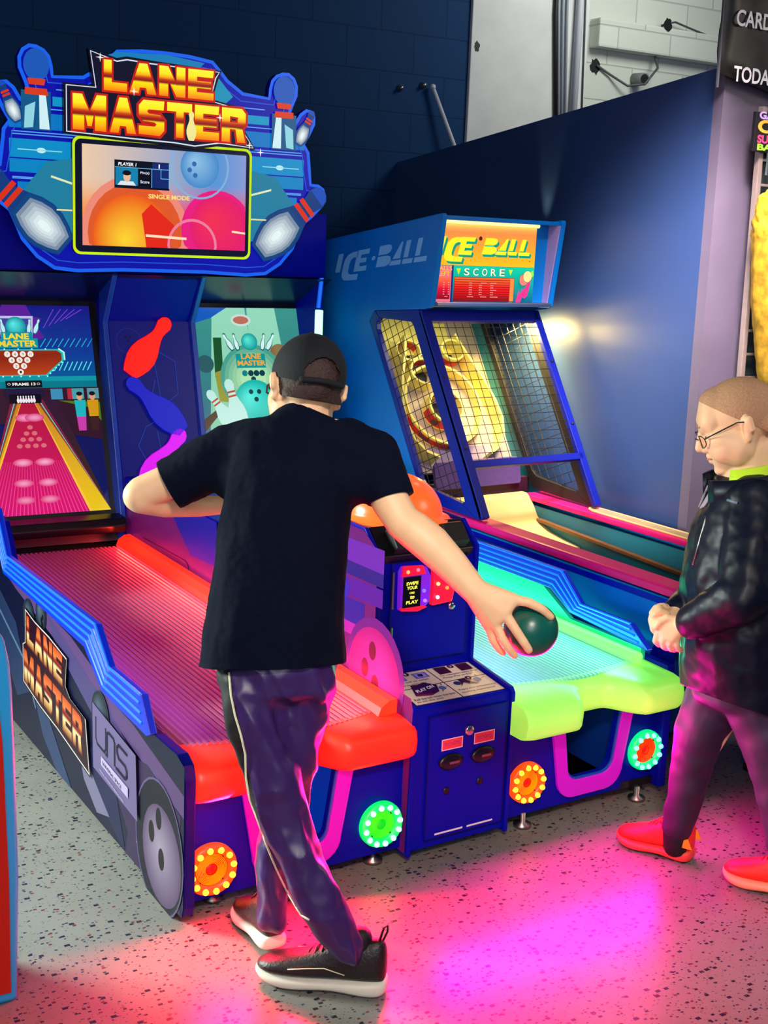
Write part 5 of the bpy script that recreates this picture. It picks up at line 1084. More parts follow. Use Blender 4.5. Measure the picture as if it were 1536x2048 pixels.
tag(MB().tube([(2.69, .85, 2.112), (2.692, .852, 2.03)], .008, 6).build('sign_hook', M['chrome'], sgn), 'chrome hook under the sign', 'hook'); del bpy.data.objects['sign_hook']['category']
gb = MB(); gb.hull([((2.65, .735, 1.90), .09), ((2.655, .735, 1.83), .10)]).hull([((2.655, .735, 1.83), .10), ((2.70, .745, 1.55), .10), ((2.76, .745, 1.30), .10)])
gme = remesh(gb, 'golden_toy', .012, 1, .5, (), lambda c: .012 * noise.noise(c * 45) if c.z > 1.80 else .004 * noise.noise(c * 20))
go = link('golden_plush', gme, mat('golden_plush_fur', rgb(240, 190, 40), .7, noise_amt=.5, nscale=35), None, True, (2.92, .8, 1.2)); tag(go, 'golden yellow plush hanging on the wire rack at the right border', 'plush toy')

# ------------------------------------------------------------------ people
from mathutils.bvhtree import BVHTree
def bvh(o):
    me = o.data; off = wloc(o); return BVHTree.FromPolygons([v.co + off for v in me.vertices], [list(p.vertices) for p in me.polygons])
def on_surface(tree, px, py, lift=.002):
    d = (RGT * ((px - 768) / FPX) + DWN * ((py - 1024) / FPX) + FWD).normalized(); h = tree.ray_cast(CAM, d)
    return (h[0] - d * lift) if h[0] is not None else None
def fr(F, pitch=0, roll=0):     # head or torso frame from facing direction: columns right, forward, up
    F = F.normalized(); R_ = F.cross(UP).normalized(); U = R_.cross(F)
    F2 = F * math.cos(pitch) - U * math.sin(pitch); U2 = U * math.cos(pitch) + F * math.sin(pitch)
    R2 = R_ * math.cos(roll) - U2 * math.sin(roll); U3 = U2 * math.cos(roll) + R_ * math.sin(roll)
    return Matrix((R2, F2, U3)).transposed()
def head(b, c, Q, s, chub=1.0):
    def L(x, y, z): return c + Q @ (Vector((x, y, z)) * s)
    def H(*bs): b.hull([(L(*p), (r[0] * s, r[1] * s, r[2] * s) if isinstance(r, tuple) else r * s) for p, r in bs], 3, None) if not any(isinstance(r, tuple) for p, r in bs) else b.hull([(L(*p), tuple(q * s for q in r) if isinstance(r, tuple) else r * s) for p, r in bs], 3, None)
    b.ball(L(0, -.012, .030), (.074 * s, .093 * s, .084 * s), 4, Q)
    H(((.030, .050, -.015), .042), ((-.030, .050, -.015), .042), ((.040, .020, -.045), .034 * chub), ((-.040, .020, -.045), .034 * chub), ((0, .066, -.082), .022), ((0, .0, .0), .06))
    H(((.026, .062, .035), .030), ((-.026, .062, .035), .030), ((0, .03, .06), .05))
    for sx in (1, -1):
        H(((sx * .034, .052, -.035), .033 * chub), ((sx * .040, .028, -.055), .030 * chub))          # cheek
        H(((sx * .014, .084, .022), .011), ((sx * .044, .070, .022), .010))                            # brow
        H(((sx * .010, .096, -.028), .0085), ((0, .100, -.024), .010))                                # nostril
        H(((sx * .079, -.008, .014), (.008, .015, .018)), ((sx * .076, -.004, -.024), (.007, .010, .011)))
        H(((sx * .087, -.018, .020), .008), ((sx * .086, -.018, -.006), .007)); H(((sx * .078, .0, -.02), .006), ((sx * .078, -.004, -.024), .007))
        H(((sx * .031, .074, .004), .0135), ((sx * .036, .068, .002), .012))                            # eyelid
    H(((0, .090, .014), .009), ((0, .107, -.020), .0115))
    H(((0, .092, -.046), .0075), ((.019, .084, -.050), .005), ((-.019, .084, -.050), .005)); H(((0, .090, -.060), .008), ((.016, .084, -.058), .005), ((-.016, .084, -.058), .005))
    H(((0, .078, -.088), .015), ((.012, .070, -.088), .013), ((-.012, .070, -.088), .013))
    return L
PPX = lambda dep: dep / FPX
def fingers(b, chains):
    for ch in chains: b.chain([(dp(*p[:3]), p[3]) for p in ch], 2)

# ---- first child, seen from behind, bowling
P1 = thing('person', 'person in black t-shirt, cap and dark trousers bending to roll a green ball', 'person', (.16, -.33, 0))
T1 = fr(CF * 1.0 + CR * -.12)
b = MB(); hd1 = dp(612, 783, 2.97); Q1 = fr(CF * math.cos(.42) - CR * math.sin(.42), .32, .17)
L1h = head(b, hd1, Q1, 1.0)
b.hull([(dp(620, 790, 2.965), .050), (dp(608, 850, 2.95), .058)]); E1 = lambda px, py, d, r: (dp(px, py, d), r)
for a_, c_ in (((605, 880, 2.95, (.115, .07, .05)), (590, 960, 2.95, (.125, .085, .05))), ((590, 960, 2.95, (.125, .085, .05)), (570, 1100, 2.95, (.115, .08, .05))), ((570, 1100, 2.95, (.115, .08, .05)), (560, 1300, 2.97, (.13, .09, .07)))):
    b.hull([(dp(*a_[:3]), a_[3]), (dp(*c_[:3]), c_[3])], 3, T1)
b.chain([(dp(660, 880, 2.94), .05), (dp(748, 910, 2.93), .050), (dp(779, 1000, 2.91), .0425), (dp(806, 1045, 2.895), .0395), (dp(830, 1062, 2.89), .0430), (dp(862, 1088, 2.885), .0435), (dp(905, 1132, 2.88), .0375), (dp(950, 1182, 2.875), .0300)], 3)
# right hand around the ball
pal = [(dp(952, 1184, 2.875), .029), (dp(1026, 1199, 2.872), .0155), (dp(1008, 1224, 2.868), .0155), (dp(990, 1243, 2.878), .0145), (dp(976, 1250, 2.892), .013), (dp(985, 1205, 2.89), .020)]
b.hull(pal, 3)
BALLC = dp(1062, 1258, 2.935); 
fingers(b, [[(1026, 1199, 2.872, .0125), (1056, 1204, 2.872, .0115), (1084, 1218, 2.878, .0105), (1102, 1234, 2.892, .0092)],
            [(1008, 1224, 2.868, .0125), (1030, 1258, 2.868, .0115), (1048, 1285, 2.872, .0105), (1058, 1300, 2.880, .0095)],
            [(990, 1243, 2.878, .0115), (1004, 1276, 2.880, .0108), (1018, 1298, 2.888, .0100), (1029, 1311, 2.900, .0090)],
            [(976, 1250, 2.892, .0105), (986, 1280, 2.900, .0098), (998, 1298, 2.912, .0088), (1006, 1306, 2.920, .0080)],
            [(970, 1205, 2.895, .016), (1000, 1218, 2.935, .0125), (1022, 1222, 2.975, .0115), (1045, 1226, 3.000, .0100)]])
# left arm
b.chain([(dp(560, 890, 2.97), .05), (dp(455, 900, 3.0), .048), (dp(345, 960, 3.0), .041), (dp(285, 985, 3.0), .0385), (dp(279, 992, 3.0), .0385)], 3)
b.chain([(dp(281, 996, 3.0), .036), (dp(330, 1006, 3.05), .034), (dp(400, 1012, 3.12), .026), (dp(455, 1010, 3.17), .021)], 3)
b.hull([(dp(455, 1010, 3.17), .020), (dp(505, 1000, 3.2), .020), (dp(500, 1020, 3.2), .018)])
fingers(b, [[(505, 994 + k * 8, 3.2, .011), (528, 998 + k * 8, 3.215, .010), (540, 1008 + k * 8, 3.20, .009), (536, 1016 + k * 8, 3.185, .008)] for k in range(4)] + [[(478, 1000, 3.17, .013), (500, 990, 3.16, .010), (515, 992, 3.155, .009)]])
# legs under the trousers
b.chain([(dp(520, 1320, 2.97), .075), (dp(525, 1450, 2.97), .055), (dp(560, 1610, 2.98), .048), (dp(612, 1738, 2.98), .042), (dp(655, 1850, 2.99), .034), (Vector((.255, -.428, .09)), .030), (Vector((.20, -.381, .05)), .024)])
b.chain([(dp(600, 1320, 3.0), .075), (dp(590, 1450, 3.04), .055), (dp(570, 1600, 3.08), .046), (dp(546, 1780, 3.15), .034), (Vector((.160, -.165, .10)), .028), (Vector((.165, -.09, .055)), .022)])
body1 = link('body', remesh(b, 'body', .0042, 4, .5), M['skin'], P1, True)
def tint(o, col, f):            # second material on the faces chosen by f(point)
    o.data.materials.append(col)
    off = wloc(o); me = o.data
    for p in me.polygons:
        if f(p.center + off): p.material_index = len(me.materials) - 1
# hair and cap
HAIR = mat('short_brown_hair', rgb(62, 40, 36), .7, noise_amt=.5, nscale=160, bump=.4); 
hb = MB(); hb.ball(hd1 + Q1 @ (Vector((0, -.012, .030)) * 1.0), tuple(q * 1.0 for q in (.0775, .0965, .0875)), 4, Q1); hb.hull([(L1h(.04, -.045, -.03), .030), (L1h(-.04, -.045, -.03), .030), (L1h(0, -.06, 0), .045)], 3)
link('hair', remesh(hb, 'hair', .004, 3, .5, [(L1h(0, .045, .02), Q1 @ Vector((0, 1, .15))), (L1h(0, -.06, -.034), Q1 @ Vector((0, .25, -1)))], lambda c: .0012 * noise.noise(c * 300)), HAIR, P1, True)
CAPM = mat('black_cap_cloth', rgb(5, 9, 20), .85, noise_amt=.3, nscale=120, bump=.15)
cb = MB(); cb.ball(L1h(0, -.012, .036), tuple(q * 1.0 for q in (.083, .104, .094)), 4, Q1)
capm = remesh(cb, 'cap', .004, 2, .5, [(L1h(0, 0, .024), Q1 @ Vector((0, .30, -1)))])
bm = bmesh.new(); bm.from_mesh(capm); arch = [v for v in bm.verts if (Q1.transposed() @ (v.co - hd1)).y < -.06 and abs((Q1.transposed() @ (v.co - hd1)).x - .0) < .040 and (Q1.transposed() @ (v.co - hd1)).z < .052 - 18 * ((Q1.transposed() @ (v.co - hd1)).x) ** 2]
bmesh.ops.delete(bm, geom=arch, context='VERTS'); bm.to_mesh(capm); bm.free()
cap = link('cap', capm, CAPM, P1, True)
cs_ = MB(); cs_.tube([L1h(.088 * math.sin(t), -.012 - .104 * math.cos(t), -.002) for t in [x * .1 for x in range(-6, 7)]], .0065, 8); cs_.build('cap_strap', CAPM, cap, True)
bb = MB(); n = 14; rows = []
for i in range(n + 1):
    t = -1 + 2 * i / n; x = .070 * t; y0 = .088 * math.sqrt(max(0, 1 - (x / .086) ** 2)) - .005; ln_ = .072 * math.sqrt(max(0, 1 - t * t * .85)); z = .048 - .016 * t * t
    rows.append([bb.bm.verts.new(L1h(x, y0, z + .004)), bb.bm.verts.new(L1h(x * .95, y0 + ln_, z - .014)), bb.bm.verts.new(L1h(x * .95, y0 + ln_, z - .018)), bb.bm.verts.new(L1h(x, y0, z - .001))])
for A_, B_ in zip(rows[:-1], rows[1:]):
    for k in range(4): bb.bm.faces.new((A_[k], B_[k], B_[(k + 1) % 4], A_[(k + 1) % 4]))
bb.build('cap_brim', CAPM, cap, True)
MB().ball(L1h(0, -.012, .132), .006, 2).build('cap_button', CAPM, cap, True)
MB().tube([L1h(-.078, -.01, .014), L1h(-.077, .05, .012), L1h(-.066, .088, .006), L1h(-.05, .098, .004), L1h(-.014, .104, .004)], .0022, 6).build('glasses', M['black'], P1, True)
# t-shirt
TEE = mat('black_cotton', rgb(6, 13, 34), .9, noise_amt=.25, nscale=90, bump=.12, spec=.1)
b = MB(); G1 = [(545, 1352, 2.965, (.171, .112, .02)), (550, 1250, 2.955, (.160, .110, .05)), (562, 1130, 2.945, (.150, .105, .05)), (577, 1020, 2.94, (.148, .108, .05)), (592, 940, 2.94, (.155, .105, .05)), (602, 885, 2.945, (.150, .090, .05)), (610, 850, 2.95, (.095, .070, .045)), (618, 812, 2.955, (.062, .058, .02))]
for a_, c_ in zip(G1[:-1], G1[1:]): b.hull([(dp(*a_[:3]), a_[3]), (dp(*c_[:3]), c_[3])], 3, T1)
b.hull([(dp(640, 880, 2.94), .075), (dp(742, 912, 2.93), .064)], 3); b.hull([(dp(742, 912, 2.93), .064), (dp(792, 1025, 2.91), .0535)], 3); b.hull([(dp(690, 950, 2.94), .08), (dp(755, 950, 2.93), .060)], 3)
b.hull([(dp(560, 890, 2.95), .075), (dp(462, 905, 2.98), .066)], 3); b.hull([(dp(462, 905, 2.98), .066), (dp(305, 990, 3.0), .057)], 3); b.hull([(dp(520, 960, 2.95), .08), (dp(450, 935, 2.98), .06)], 3)
def tee_w(c):
    v = c * 1.0; return .006 * noise.noise(Vector((v.x * 9, v.y * 9, v.z * 5))) + .005 * noise.noise(Vector((v.x * 22 + v.z * 9, v.y * 22, v.z * 7))) + .0012 * noise.noise(v * 60)
cutR = (dp(777, 998, 2.91), (dp(792, 1030, 2.905) - dp(770, 960, 2.92)).normalized()); cutL = (dp(340, 972, 3.0), (dp(290, 998, 3.0) - dp(390, 945, 3.0)).normalized())
tee = remesh(b, 't_shirt', .006, 5, .5, [(dp(545, 1328, 2.965), DWN * .98 + RGT * .02)], tee_w)
bm = bmesh.new(); bm.from_mesh(tee)
cutN = (dp(624, 820, 2.955), (-DWN * .90 + RGT * .40).normalized())
for (p, nn_), sel in ((cutN, lambda v: (v - cutN[0]).length < .085), (cutR, lambda v: (v - CAM).dot(RGT) / (v - CAM).dot(FWD) * FPX + 768 > 728 ), (cutL, lambda v: (v - CAM).dot(RGT) / (v - CAM).dot(FWD) * FPX + 768 < 400)):
    vs_ = [v for v in bm.verts if sel(v.co) and (v.co - p).dot(nn_) > -.02 and (v.co - p).length < .14]
    fs_ = list({f for v in vs_ for f in v.link_faces}); es_ = list({e for f in fs_ for e in f.edges}); vv_ = list({v for f in fs_ for v in f.verts})
    g = bmesh.ops.bisect_plane(bm, geom=vv_ + es_ + fs_, plane_co=p, plane_no=nn_, clear_outer=True)
    ed = [e for e in g['geom_cut'] if isinstance(e, bmesh.types.BMEdge) and e.is_valid and e.is_boundary]; bmesh.ops.holes_fill(bm, edges=ed, sides=0)
bm.to_mesh(tee); bm.free()
link('t_shirt', tee, TEE, P1, True)
# trousers
SAT = mat('dark_satin_cloth', rgb(56, 32, 96), .38, noise_amt=.15, nscale=14, spec=.5)
b = MB(); b.hull([(dp(557, 1318, 2.97), (.145, .10, .06)), (dp(557, 1365, 2.97), (.138, .10, .05))], 3, T1)
b.chain([(dp(503, 1350, 2.965), .083), (dp(514, 1420, 2.96), .075), (dp(530, 1510, 2.965), .066), (dp(552, 1585, 2.97), .066), (dp(572, 1640, 2.975), .064), (dp(612, 1738, 2.975), .057), (dp(650, 1810, 2.98), .053), (dp(682, 1868, 2.985), .049), (dp(700, 1900, 2.99), .046)], 3)
b.chain([(dp(614, 1345, 2.98), .076), (dp(604, 1440, 3.0), .060), (dp(585, 1540, 3.04), .056), (dp(562, 1640, 3.08), .052), (dp(547, 1740, 3.12), .048), (dp(546, 1835, 3.15), .047)], 3)
def pant_w(c):
    return .017 * noise.noise(Vector((c.x * 9, c.y * 9, c.z * 7 + c.x * 6))) - .016 * abs(noise.noise(Vector((c.x * 11, c.y * 11, c.z * 8 + c.x * 14)))) + .004 * noise.noise(c * 28)
tr = link('trousers', remesh(b, 'trousers', .006, 3, .5, [], pant_w), SAT, P1, True)
bv = bvh(tr); BELT = mat('white_piping', rgb(225, 225, 190), .5)
PP_ = ((458, 1345), (462, 1390), (470, 1430), (482, 1470), (491, 1510), (492, 1555), (500, 1600), (515, 1640), (533, 1690), (553, 1740), (577, 1790), (602, 1830), (622, 1842))
pts = [on_surface(bv, PP_[k][0] + (PP_[k + 1][0] - PP_[k][0]) * t / 6, PP_[k][1] + (PP_[k + 1][1] - PP_[k][1]) * t / 6, .0015) for k in range(len(PP_) - 1) for t in range(6)]
MB().tube([p for p in pts if p is not None], .0026, 6).build('side_piping', BELT, tr, True)
pts = [on_surface(bv, x, y, .001) for x, y in ((440, 1380), (448, 1440), (460, 1500), (470, 1560), (487, 1600))]
# checked side panel between the piping and the outer edge
tint(tr, mat('checked_panel', rgb(6, 6, 14), .6, noise_amt=.7, nscale=70), lambda p: (lambda x, y: y < 1640 and x < (458 + (y - 1345) * .19 if y < 1520 else 491 + (y - 1520) * .24) and x < 530)((p - CAM).dot(RGT) / (p - CAM).dot(FWD) * FPX + 768, (p - CAM).dot(DWN) / (p - CAM).dot(FWD) * FPX + 1024))

def shoe(name, heel, toe, mats, par, ht=1.0, wsc=1.0, lab=None, z0=0.0, pitch=0.0):
    heel, toe = Vector(heel), Vector(toe); X = (toe - heel); Ln = X.length; X.normalize(); Yv = UP.cross(X).normalized()
    up_ = (UP * math.cos(pitch) + X * math.sin(pitch)); X2 = X * math.cos(pitch) - UP * math.sin(pitch) if pitch else X
    def W(x, y, z): return heel + X2 * x * Ln + Yv * y * wsc + up_ * (z * ht) + UP * z0
    st = [(0.0, .020, .012, .034), (.03, .030, .004, .038), (.10, .036, 0, .038), (.25, .037, .002, .034), (.42, .036, .006, .030), (.60, .043, .002, .030), (.75, .047, 0, .030), (.88, .042, .004, .030), (.96, .030, .012, .032), (1.0, .014, .020, .034)]
    b = MB(); rows = []
    for t, hw, zb, zt in st:
        rows.append([b.bm.verts.new(W(t, y * hw, z)) for y, z in ((-1, zb + .008), (-.8, zb), (.8, zb), (1, zb + .008), (1.05, (zb + zt) / 2), (.98, zt), (-.98, zt), (-1.05, (zb + zt) / 2))])
    for A_, B_ in zip(rows[:-1], rows[1:]):
        for k in range(8): b.bm.faces.new((A_[k], B_[k], B_[(k + 1) % 8], A_[(k + 1) % 8]))
    b.bm.faces.new(rows[0]); b.bm.faces.new(rows[-1])
    o = thing_part(name, par)
    so = b.build('sole', mats[1], o, True); s = so.modifiers.new('s', 'SUBSURF'); s.levels = s.render_levels = 2
    st2 = [(0.01, .016, .030, .095), (.05, .028, .030, .118), (.14, .033, .030, .112), (.26, .035, .030, .108), (.38, .036, .030, .102), (.50, .038, .028, .086), (.62, .041, .028, .072), (.75, .043, .028, .062), (.88, .038, .028, .054), (.95, .026, .030, .046), (.99, .010, .032, .038)]
    b = MB(); rows = []
    for t, hw, zb, zt in st2:
        h = zt - zb; rows.append([b.bm.verts.new(W(t, y * hw, zb + z * h)) for y, z in ((-.95, 0), (-1, .35), (-.86, .68), (-.55, .92), (0, 1), (.55, .92), (.86, .68), (1, .35), (.95, 0), (0, 0))])
    for A_, B_ in zip(rows[:-1], rows[1:]):
        for k in range(10): b.bm.faces.new((A_[k], B_[k], B_[(k + 1) % 10], A_[(k + 1) % 10]))
    b.bm.faces.new(rows[0]); b.bm.faces.new(rows[-1])
    uo = b.build('upper', mats[0], o, True); s = uo.modifiers.new('s', 'SUBSURF'); s.levels = s.render_levels = 2
    for k in range(5):
        t = .40 + k * .055; zc = .100 - k * .0085
        lc_ = MB(); lc_.tube([W(t, -.020, zc - .008), W(t + .008, -.010, zc + .001), W(t + .016, 0, zc + .002), W(t + .024, .010, zc + .0), W(t + .03, .020, zc - .010)], .0022, 6); lc_.build('lace', mats[2], o, True)
    MB().tube([W(.05, -.006, .108), W(.02, -.004, .128), W(.02, 0, .142), W(.045, .004, .138), W(.07, .006, .112)], .003, 6).build('heel_loop', mats[2], o, True)
    b = MB()
    for s_ in (-1, 1): b.tube([W(.30, s_ * .040, .050), W(.45, s_ * .0425, .062), W(.58, s_ * .0445, .058), W(.72, s_ * .047, .050)], .0015, 5)
    lnk = b
    return o, W, lnk
def thing_part(name, par):
    o = bpy.data.objects.new(name, None); COL.objects.link(o); o.parent = par; o.empty_display_size = .05; return o
SB = mat('black_shoe_mesh', rgb(20, 12, 16), .45, bump=.2, nscale=150); SW_ = mat('white_rubber', rgb(225, 222, 205), .5, noise_amt=.1, nscale=15)
sh, Wn, ln_ = shoe('shoe', (.312, -.478, 0), (.072, -.272, 0), (SB, SW_, M['black']), P1, 1.22, 1.12)
MB().tube([Wn(.30, .041, .050), Wn(.45, .0435, .060), Wn(.58, .0455, .056), Wn(.72, .047, .050)], .0013, 5).build('shoe_line', BELT, sh, True)
MB().tube([Wn(.30, -.041, .050), Wn(.45, -.0435, .060), Wn(.58, -.0455, .056), Wn(.72, -.047, .050)], .0013, 5).build('shoe_line', BELT, sh, True)
sh2, Wf, _l = shoe('shoe', (.152, -.215, .012), (.166, .015, .0), (SB, SW_, M['black']), P1, 1.2, 1.0); _l.bm.free(); ln_.bm.free()
for wv in (Wn, Wf):
    b = MB(); b.chain([(wv(.20, 0, .07), .030), (wv(.22, 0, .108), .030)]); b.build('sock', M['black'], P1, True)

# the ball in the hand
bo = MB().ball(BALLC, .0615, 5).build('bowling_ball', mat('dark_green_ball', rgb(6, 92, 80), .32, noise_amt=.15, nscale=30), None, True, BALLC); tag(bo, 'small dark green ball held in the bowler\'s right hand', 'ball')

# ---- second child, at the right, looking down
P2 = thing('person', 'person in dark zip jacket, glasses and orange-red shoes standing with clasped hands', 'person', (1.5, -.3, 0))
F2 = (-CR * math.cos(.10) + CF * math.sin(.10)); T2 = fr(F2); hd2 = dp(1478, 850, 3.52); Q2 = fr(F2, .42, 0)
b = MB(); L2h = head(b, hd2, Q2, 1.10, 1.18)
b.hull([(dp(1505, 905, 3.53), .066), (dp(1500, 970, 3.55), .078)], 3)
for a_, c_ in (((1500, 1000, 3.56, (.13, .10, .06)), (1492, 1160, 3.58, (.14, .145, .07))), ((1492, 1160, 3.58, (.14, .145, .07)), (1492, 1330, 3.62, (.14, .14, .07)))): b.hull([(dp(*a_[:3]), a_[3]), (dp(*c_[:3]), c_[3])], 3, T2)
b.chain([(dp(1505, 1010, 3.44), .055), (dp(1490, 1180, 3.38), .046), (dp(1395, 1238, 3.46), .038), (dp(1362, 1252, 3.50), .027)], 3)
b.chain([(dp(1480, 1010, 3.68), .055), (dp(1440, 1160, 3.72), .046), (dp(1375, 1215, 3.62), .036), (dp(1338, 1240, 3.56), .027)], 3)
b.hull([(dp(1362, 1252, 3.50), .026), (dp(1325, 1252, 3.515), .017), (dp(1332, 1272, 3.51), .016), (dp(1345, 1276, 3.50), .014)], 3)
b.hull([(dp(1338, 1238, 3.56), .026), (dp(1318, 1228, 3.555), .018), (dp(1316, 1250, 3.545), .018)], 3)
fingers(b, [[(1327, 1252, 3.512, .0115), (1316, 1266, 3.520, .0105), (1311, 1282, 3.530, .0092), (1318, 1290, 3.545, .008)], [(1334, 1264, 3.506, .0112), (1326, 1280, 3.510, .0102), (1327, 1293, 3.522, .009), (1334, 1297, 3.54, .008)], [(1343, 1271, 3.502, .0108), (1339, 1287, 3.505, .0098), (1342, 1298, 3.517, .0088), (1349, 1300, 3.535, .008)], [(1353, 1276, 3.498, .0100), (1353, 1290, 3.501, .0092), (1357, 1299, 3.512, .0084), (1363, 1299, 3.53, .0075)], [(1352, 1240, 3.498, .013), (1334, 1236, 3.500, .0118), (1320, 1243, 3.503, .0105), (1312, 1254, 3.508, .009)],
            [(1314, 1226, 3.552, .0115), (1306, 1242, 3.548, .0105), (1306, 1258, 3.546, .0092), (1312, 1266, 3.545, .008)], [(1320, 1218, 3.562, .0115), (1307, 1226, 3.560, .0105), (1302, 1240, 3.558, .0092), (1304, 1250, 3.556, .008)], [(1327, 1213, 3.575, .011), (1312, 1216, 3.575, .010), (1304, 1226, 3.574, .009)], [(1333, 1214, 3.585, .010), (1320, 1212, 3.588, .0092), (1311, 1216, 3.588, .0082)], [(1332, 1228, 3.53, .0125), (1321, 1222, 3.524, .011), (1311, 1228, 3.52, .0095)]])
b.chain([(dp(1455, 1370, 3.68), .08), (dp(1388, 1520, 3.74), .050), (dp(1358, 1650, 3.78), .036), (Vector((1.42, -.235, .09)), .028), (Vector((1.395, -.185, .05)), .022)])
b.chain([(dp(1515, 1380, 3.56), .08), (dp(1548, 1540, 3.56), .052), (dp(1565, 1690, 3.58), .036), (Vector((1.558, -.58, .09)), .028), (Vector((1.53, -.53, .05)), .022)])
link('body', remesh(b, 'body', .0034, 3, .5), M['skin'], P2, True)
HB = mat('buzz_cut_hair', rgb(206, 156, 116), .75, noise_amt=.25, nscale=220, bump=.3)
hb = MB(); hb.ball(L2h(0, -.012, .030), tuple(q * 1.10 for q in (.0752, .0942, .0852)), 4, Q2); hb.hull([(L2h(.026, .062, .035), .0312 * 1.1), (L2h(-.026, .062, .035), .0312 * 1.1), (L2h(0, .03, .06), .0512 * 1.1)], 3); hb.hull([(L2h(.045, -.06, -.02), .030), (L2h(-.045, -.06, -.02), .030), (L2h(0, -.07, 0), .05)], 3)
link('hair', remesh(hb, 'hair', .0045, 3, .5, [(L2h(0, .0685, .088), Q2 @ Vector((0, .694, -.716))), (L2h(0, -.03, -.045), Q2 @ Vector((0, .1, -1)))], lambda c: .0010 * noise.noise(c * 300)), HB, P2, True)
for sx in (1, -1):
    MB().ball(L2h(sx * .031, .083, .002), .0062 * 1.1, 3).build('eye', mat('dark_eye_%d' % (sx + 1), rgb(30, 22, 24), .2), P2, True)
LIP = mat('lip', rgb(205, 120, 112), .5)
MB().tube([L2h(-.020, .0885, -.0535), L2h(-.008, .0965, -.0525), L2h(0, .0985, -.0535), L2h(.008, .0965, -.0525), L2h(.020, .0885, -.0535)], .0022, 6).build('mouth', LIP, P2, True)
for sx in (1, -1): MB().tube([L2h(sx * .012, .0945, .030), L2h(sx * .03, .091, .034), L2h(sx * .046, .078, .028)], .0022, 6).build('eyebrow', HB, P2, True)
gl = MB()
for sx in (1, -1): gl.tube([L2h(sx * (.034 + .021 * math.cos(t * pi / 8)), .102 - .010 * abs(math.cos(t * pi / 8)) * (1 if math.cos(t * pi / 8) * 1 > 0 else .2), -.001 + .016 * math.sin(t * pi / 8)) for t in range(16)], .0015, 5, True)
gl.tube([L2h(-.013, .104, .002), L2h(0, .110, .005), L2h(.013, .104, .002)], .0014, 5)
for sx in (1, -1): gl.tube([L2h(sx * .055, .092, .006), L2h(sx * .074, .075, .012), L2h(sx * .086, .01, .022), L2h(sx * .084, -.014, .014)], .0020, 5)
gl.build('glasses', mat('navy_glasses', rgb(14, 20, 40), .3), P2, True)
# jacket
JK = mat('dark_quilted_nylon', rgb(7, 13, 34), .42, noise_amt=.3, nscale=14, bump=.15, spec=.25)
def jk(c): return .008 * noise.noise(Vector((c.x * 9, c.y * 9, c.z * 7))) + .004 * noise.noise(Vector((c.x * 18, c.y * 18, c.z * 24))) + .0012 * noise.noise(c * 50)
b = MB(); G2 = [(1500, 1400, 3.63, (.175, .185, .03)), (1492, 1280, 3.60, (.180, .180, .06)), (1492, 1160, 3.58, (.180, .178, .06)), (1494, 1060, 3.565, (.185, .148, .06)), (1500, 1000, 3.555, (.175, .118, .05)), (1503, 965, 3.55, (.110, .105, .03))]
for a_, c_ in zip(G2[:-1], G2[1:]): b.hull([(dp(*a_[:3]), a_[3]), (dp(*c_[:3]), c_[3])], 3, T2)
b.chain([(dp(1510, 1005, 3.46), .078), (dp(1495, 1180, 3.38), .070), (dp(1478, 1200, 3.38), .068), (dp(1385, 1246, 3.475), .047)], 3); b.chain([(dp(1480, 1005, 3.66), .078), (dp(1440, 1165, 3.72), .068), (dp(1358, 1226, 3.60), .044)], 3)
jme = remesh(b, 'jacket', .0065, 4, .5, [(dp(1440, 1395, 3.6), (DWN * .93 - RGT * .30).normalized())], jk)
jo = link('jacket', jme, JK, P2, True)
cl = MB()
def collar(r0, r1, z0, z1, a0, a1, th, name, m, tilt=.25):
    b = MB(); rows = []
    for i in range(25):
        a_ = a0 + (a1 - a0) * i / 24; d = Vector((math.sin(a_), math.cos(a_), 0))
        c0 = L2n + T2 @ Vector((d.x * r0, d.y * r0, z0 - tilt * d.y * r0)); c1 = L2n + T2 @ Vector((d.x * r1, d.y * r1, z1 - tilt * d.y * r1)); dd = T2 @ d
        rows.append([b.bm.verts.new(c0 + dd * th), b.bm.verts.new(c1 + dd * th), b.bm.verts.new(c1), b.bm.verts.new(c0)])
    for A_, B_ in zip(rows[:-1], rows[1:]):
        for k in range(4): b.bm.faces.new((A_[k], B_[k], B_[(k + 1) % 4], A_[(k + 1) % 4]))
    b.bm.faces.new(rows[0]); b.bm.faces.new(rows[-1]); return b.build(name, m, P2, True)
L2n = dp(1500, 968, 3.545)
collar(.112, .120, -.035, .040, .42, 2 * pi - .42, .012, 'jacket_collar', JK); collar(.100, .092, -.03, .062, .85, 2 * pi - .85, .010, 'shirt_collar', mat('lime_collar', rgb(200, 235, 40), .6))
LNg = mat('grey_lining', rgb(160, 155, 170), .6)
for s_ in (-1, 1): MB().prism([(0, 0), (.022, .012), (.040, .060), (.022, .062)], (L2n + T2 @ Vector((s_ * .012, .126, -.075)), T2 @ Vector((s_ * .9, -.35, 0)), T2 @ Vector((0, -.25, .97))), T2 @ Vector((0, .006, 0)), .002).build('collar_lining', LNg, P2)
jb = bvh(jo); zp = [on_surface(jb, x, y, .001) for x, y in ((1424, 985), (1418, 1010), (1408, 1050), (1397, 1090), (1386, 1130))]
zp = [p for p in zp if p is not None]
if len(zp) > 1: MB().tube(zp, .003, 6).build('zip', M['steel'], P2, True)
pk = [on_surface(jb, x, y, .001) for x, y in ((1455, 1000), (1475, 1006))]
if all(p is not None for p in pk): MB().tube(pk, .004, 6).build('chest_tag', mat('pale_tag', rgb(100, 130, 150), .5), P2, True)
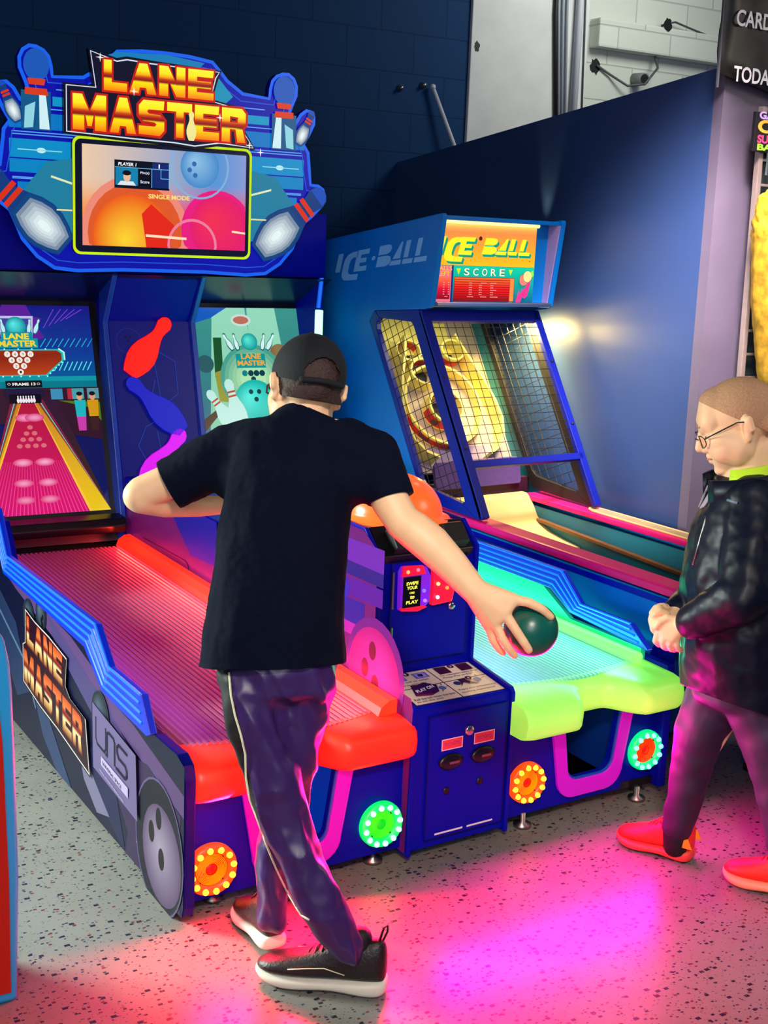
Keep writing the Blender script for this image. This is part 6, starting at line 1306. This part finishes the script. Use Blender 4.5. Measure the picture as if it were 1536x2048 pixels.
# trousers
TR2 = mat('dark_plum_cloth', rgb(42, 24, 58), .6, noise_amt=.25, nscale=20)
b = MB(); b.hull([(dp(1495, 1340, 3.62), (.15, .15, .05)), (dp(1485, 1385, 3.62), (.14, .14, .05))], 3, T2)
b.chain([(dp(1440, 1380, 3.68), .090), (dp(1400, 1460, 3.70), .070), (dp(1384, 1530, 3.73), .058), (dp(1370, 1600, 3.75), .052), (dp(1355, 1652, 3.77), .047)], 3)
b.chain([(dp(1515, 1390, 3.57), .100), (dp(1540, 1480, 3.56), .082), (dp(1556, 1560, 3.56), .068), (dp(1568, 1640, 3.57), .058), (dp(1572, 1690, 3.58), .054)], 3)
link('trousers', remesh(b, 'trousers', .0065, 3, .5, [], lambda c: .005 * noise.noise(Vector((c.x * 18, c.y * 18, c.z * 22)))), TR2, P2, True)
b = MB(); b.chain([(dp(1354, 1650, 3.77), .043), (dp(1352, 1690, 3.785), .039)]); b.build('sock', M['black'], P2, True)
b = MB(); b.chain([(dp(1572, 1680, 3.58), .046), (dp(1574, 1730, 3.585), .040)]); b.build('sock', M['black'], P2, True)
OR = mat('orange_red_shoe_mesh', rgb(240, 40, 22), .5, bump=.2, nscale=150); OS = mat('coral_rubber', rgb(245, 70, 60), .5); OL = mat('peach_rubber', rgb(250, 165, 120), .5); RL = mat('dark_red_lace', rgb(190, 20, 20), .6)
so2, Wq, _l = shoe('shoe', (1.450, -.295, 0), (1.345, -.085, 0), (OR, OS, RL), P2, 1.12, 1.05); _l.bm.free()
for s_ in (-1, 1): MB().prism([(-.02, 0), (.05, .0), (-.005, .03)], (Wq(.06, s_ * .036, .048), (Wq(1, 0, 0) - Wq(0, 0, 0)).normalized(), UP), (Wq(0, s_ * .004, 0) - Wq(0, 0, 0)), .001).build('heel_flash', mat('amber_flash_%d' % (s_ + 1), rgb(240, 160, 30), .5), so2)
so3, Wq, _l = shoe('shoe', (1.585, -.625, 0), (1.455, -.405, 0), (OR, OL, RL), P2, 1.2, 1.1); _l.bm.free()
for t in (.46, .54): MB().box((-.006, -.002, -.008), (.006, .002, .008), .001).warp(lambda c, t=t: Wq(t, -.030, .082 - (t - .46) * .12) + c).build('lace_tab', LNg, so3)
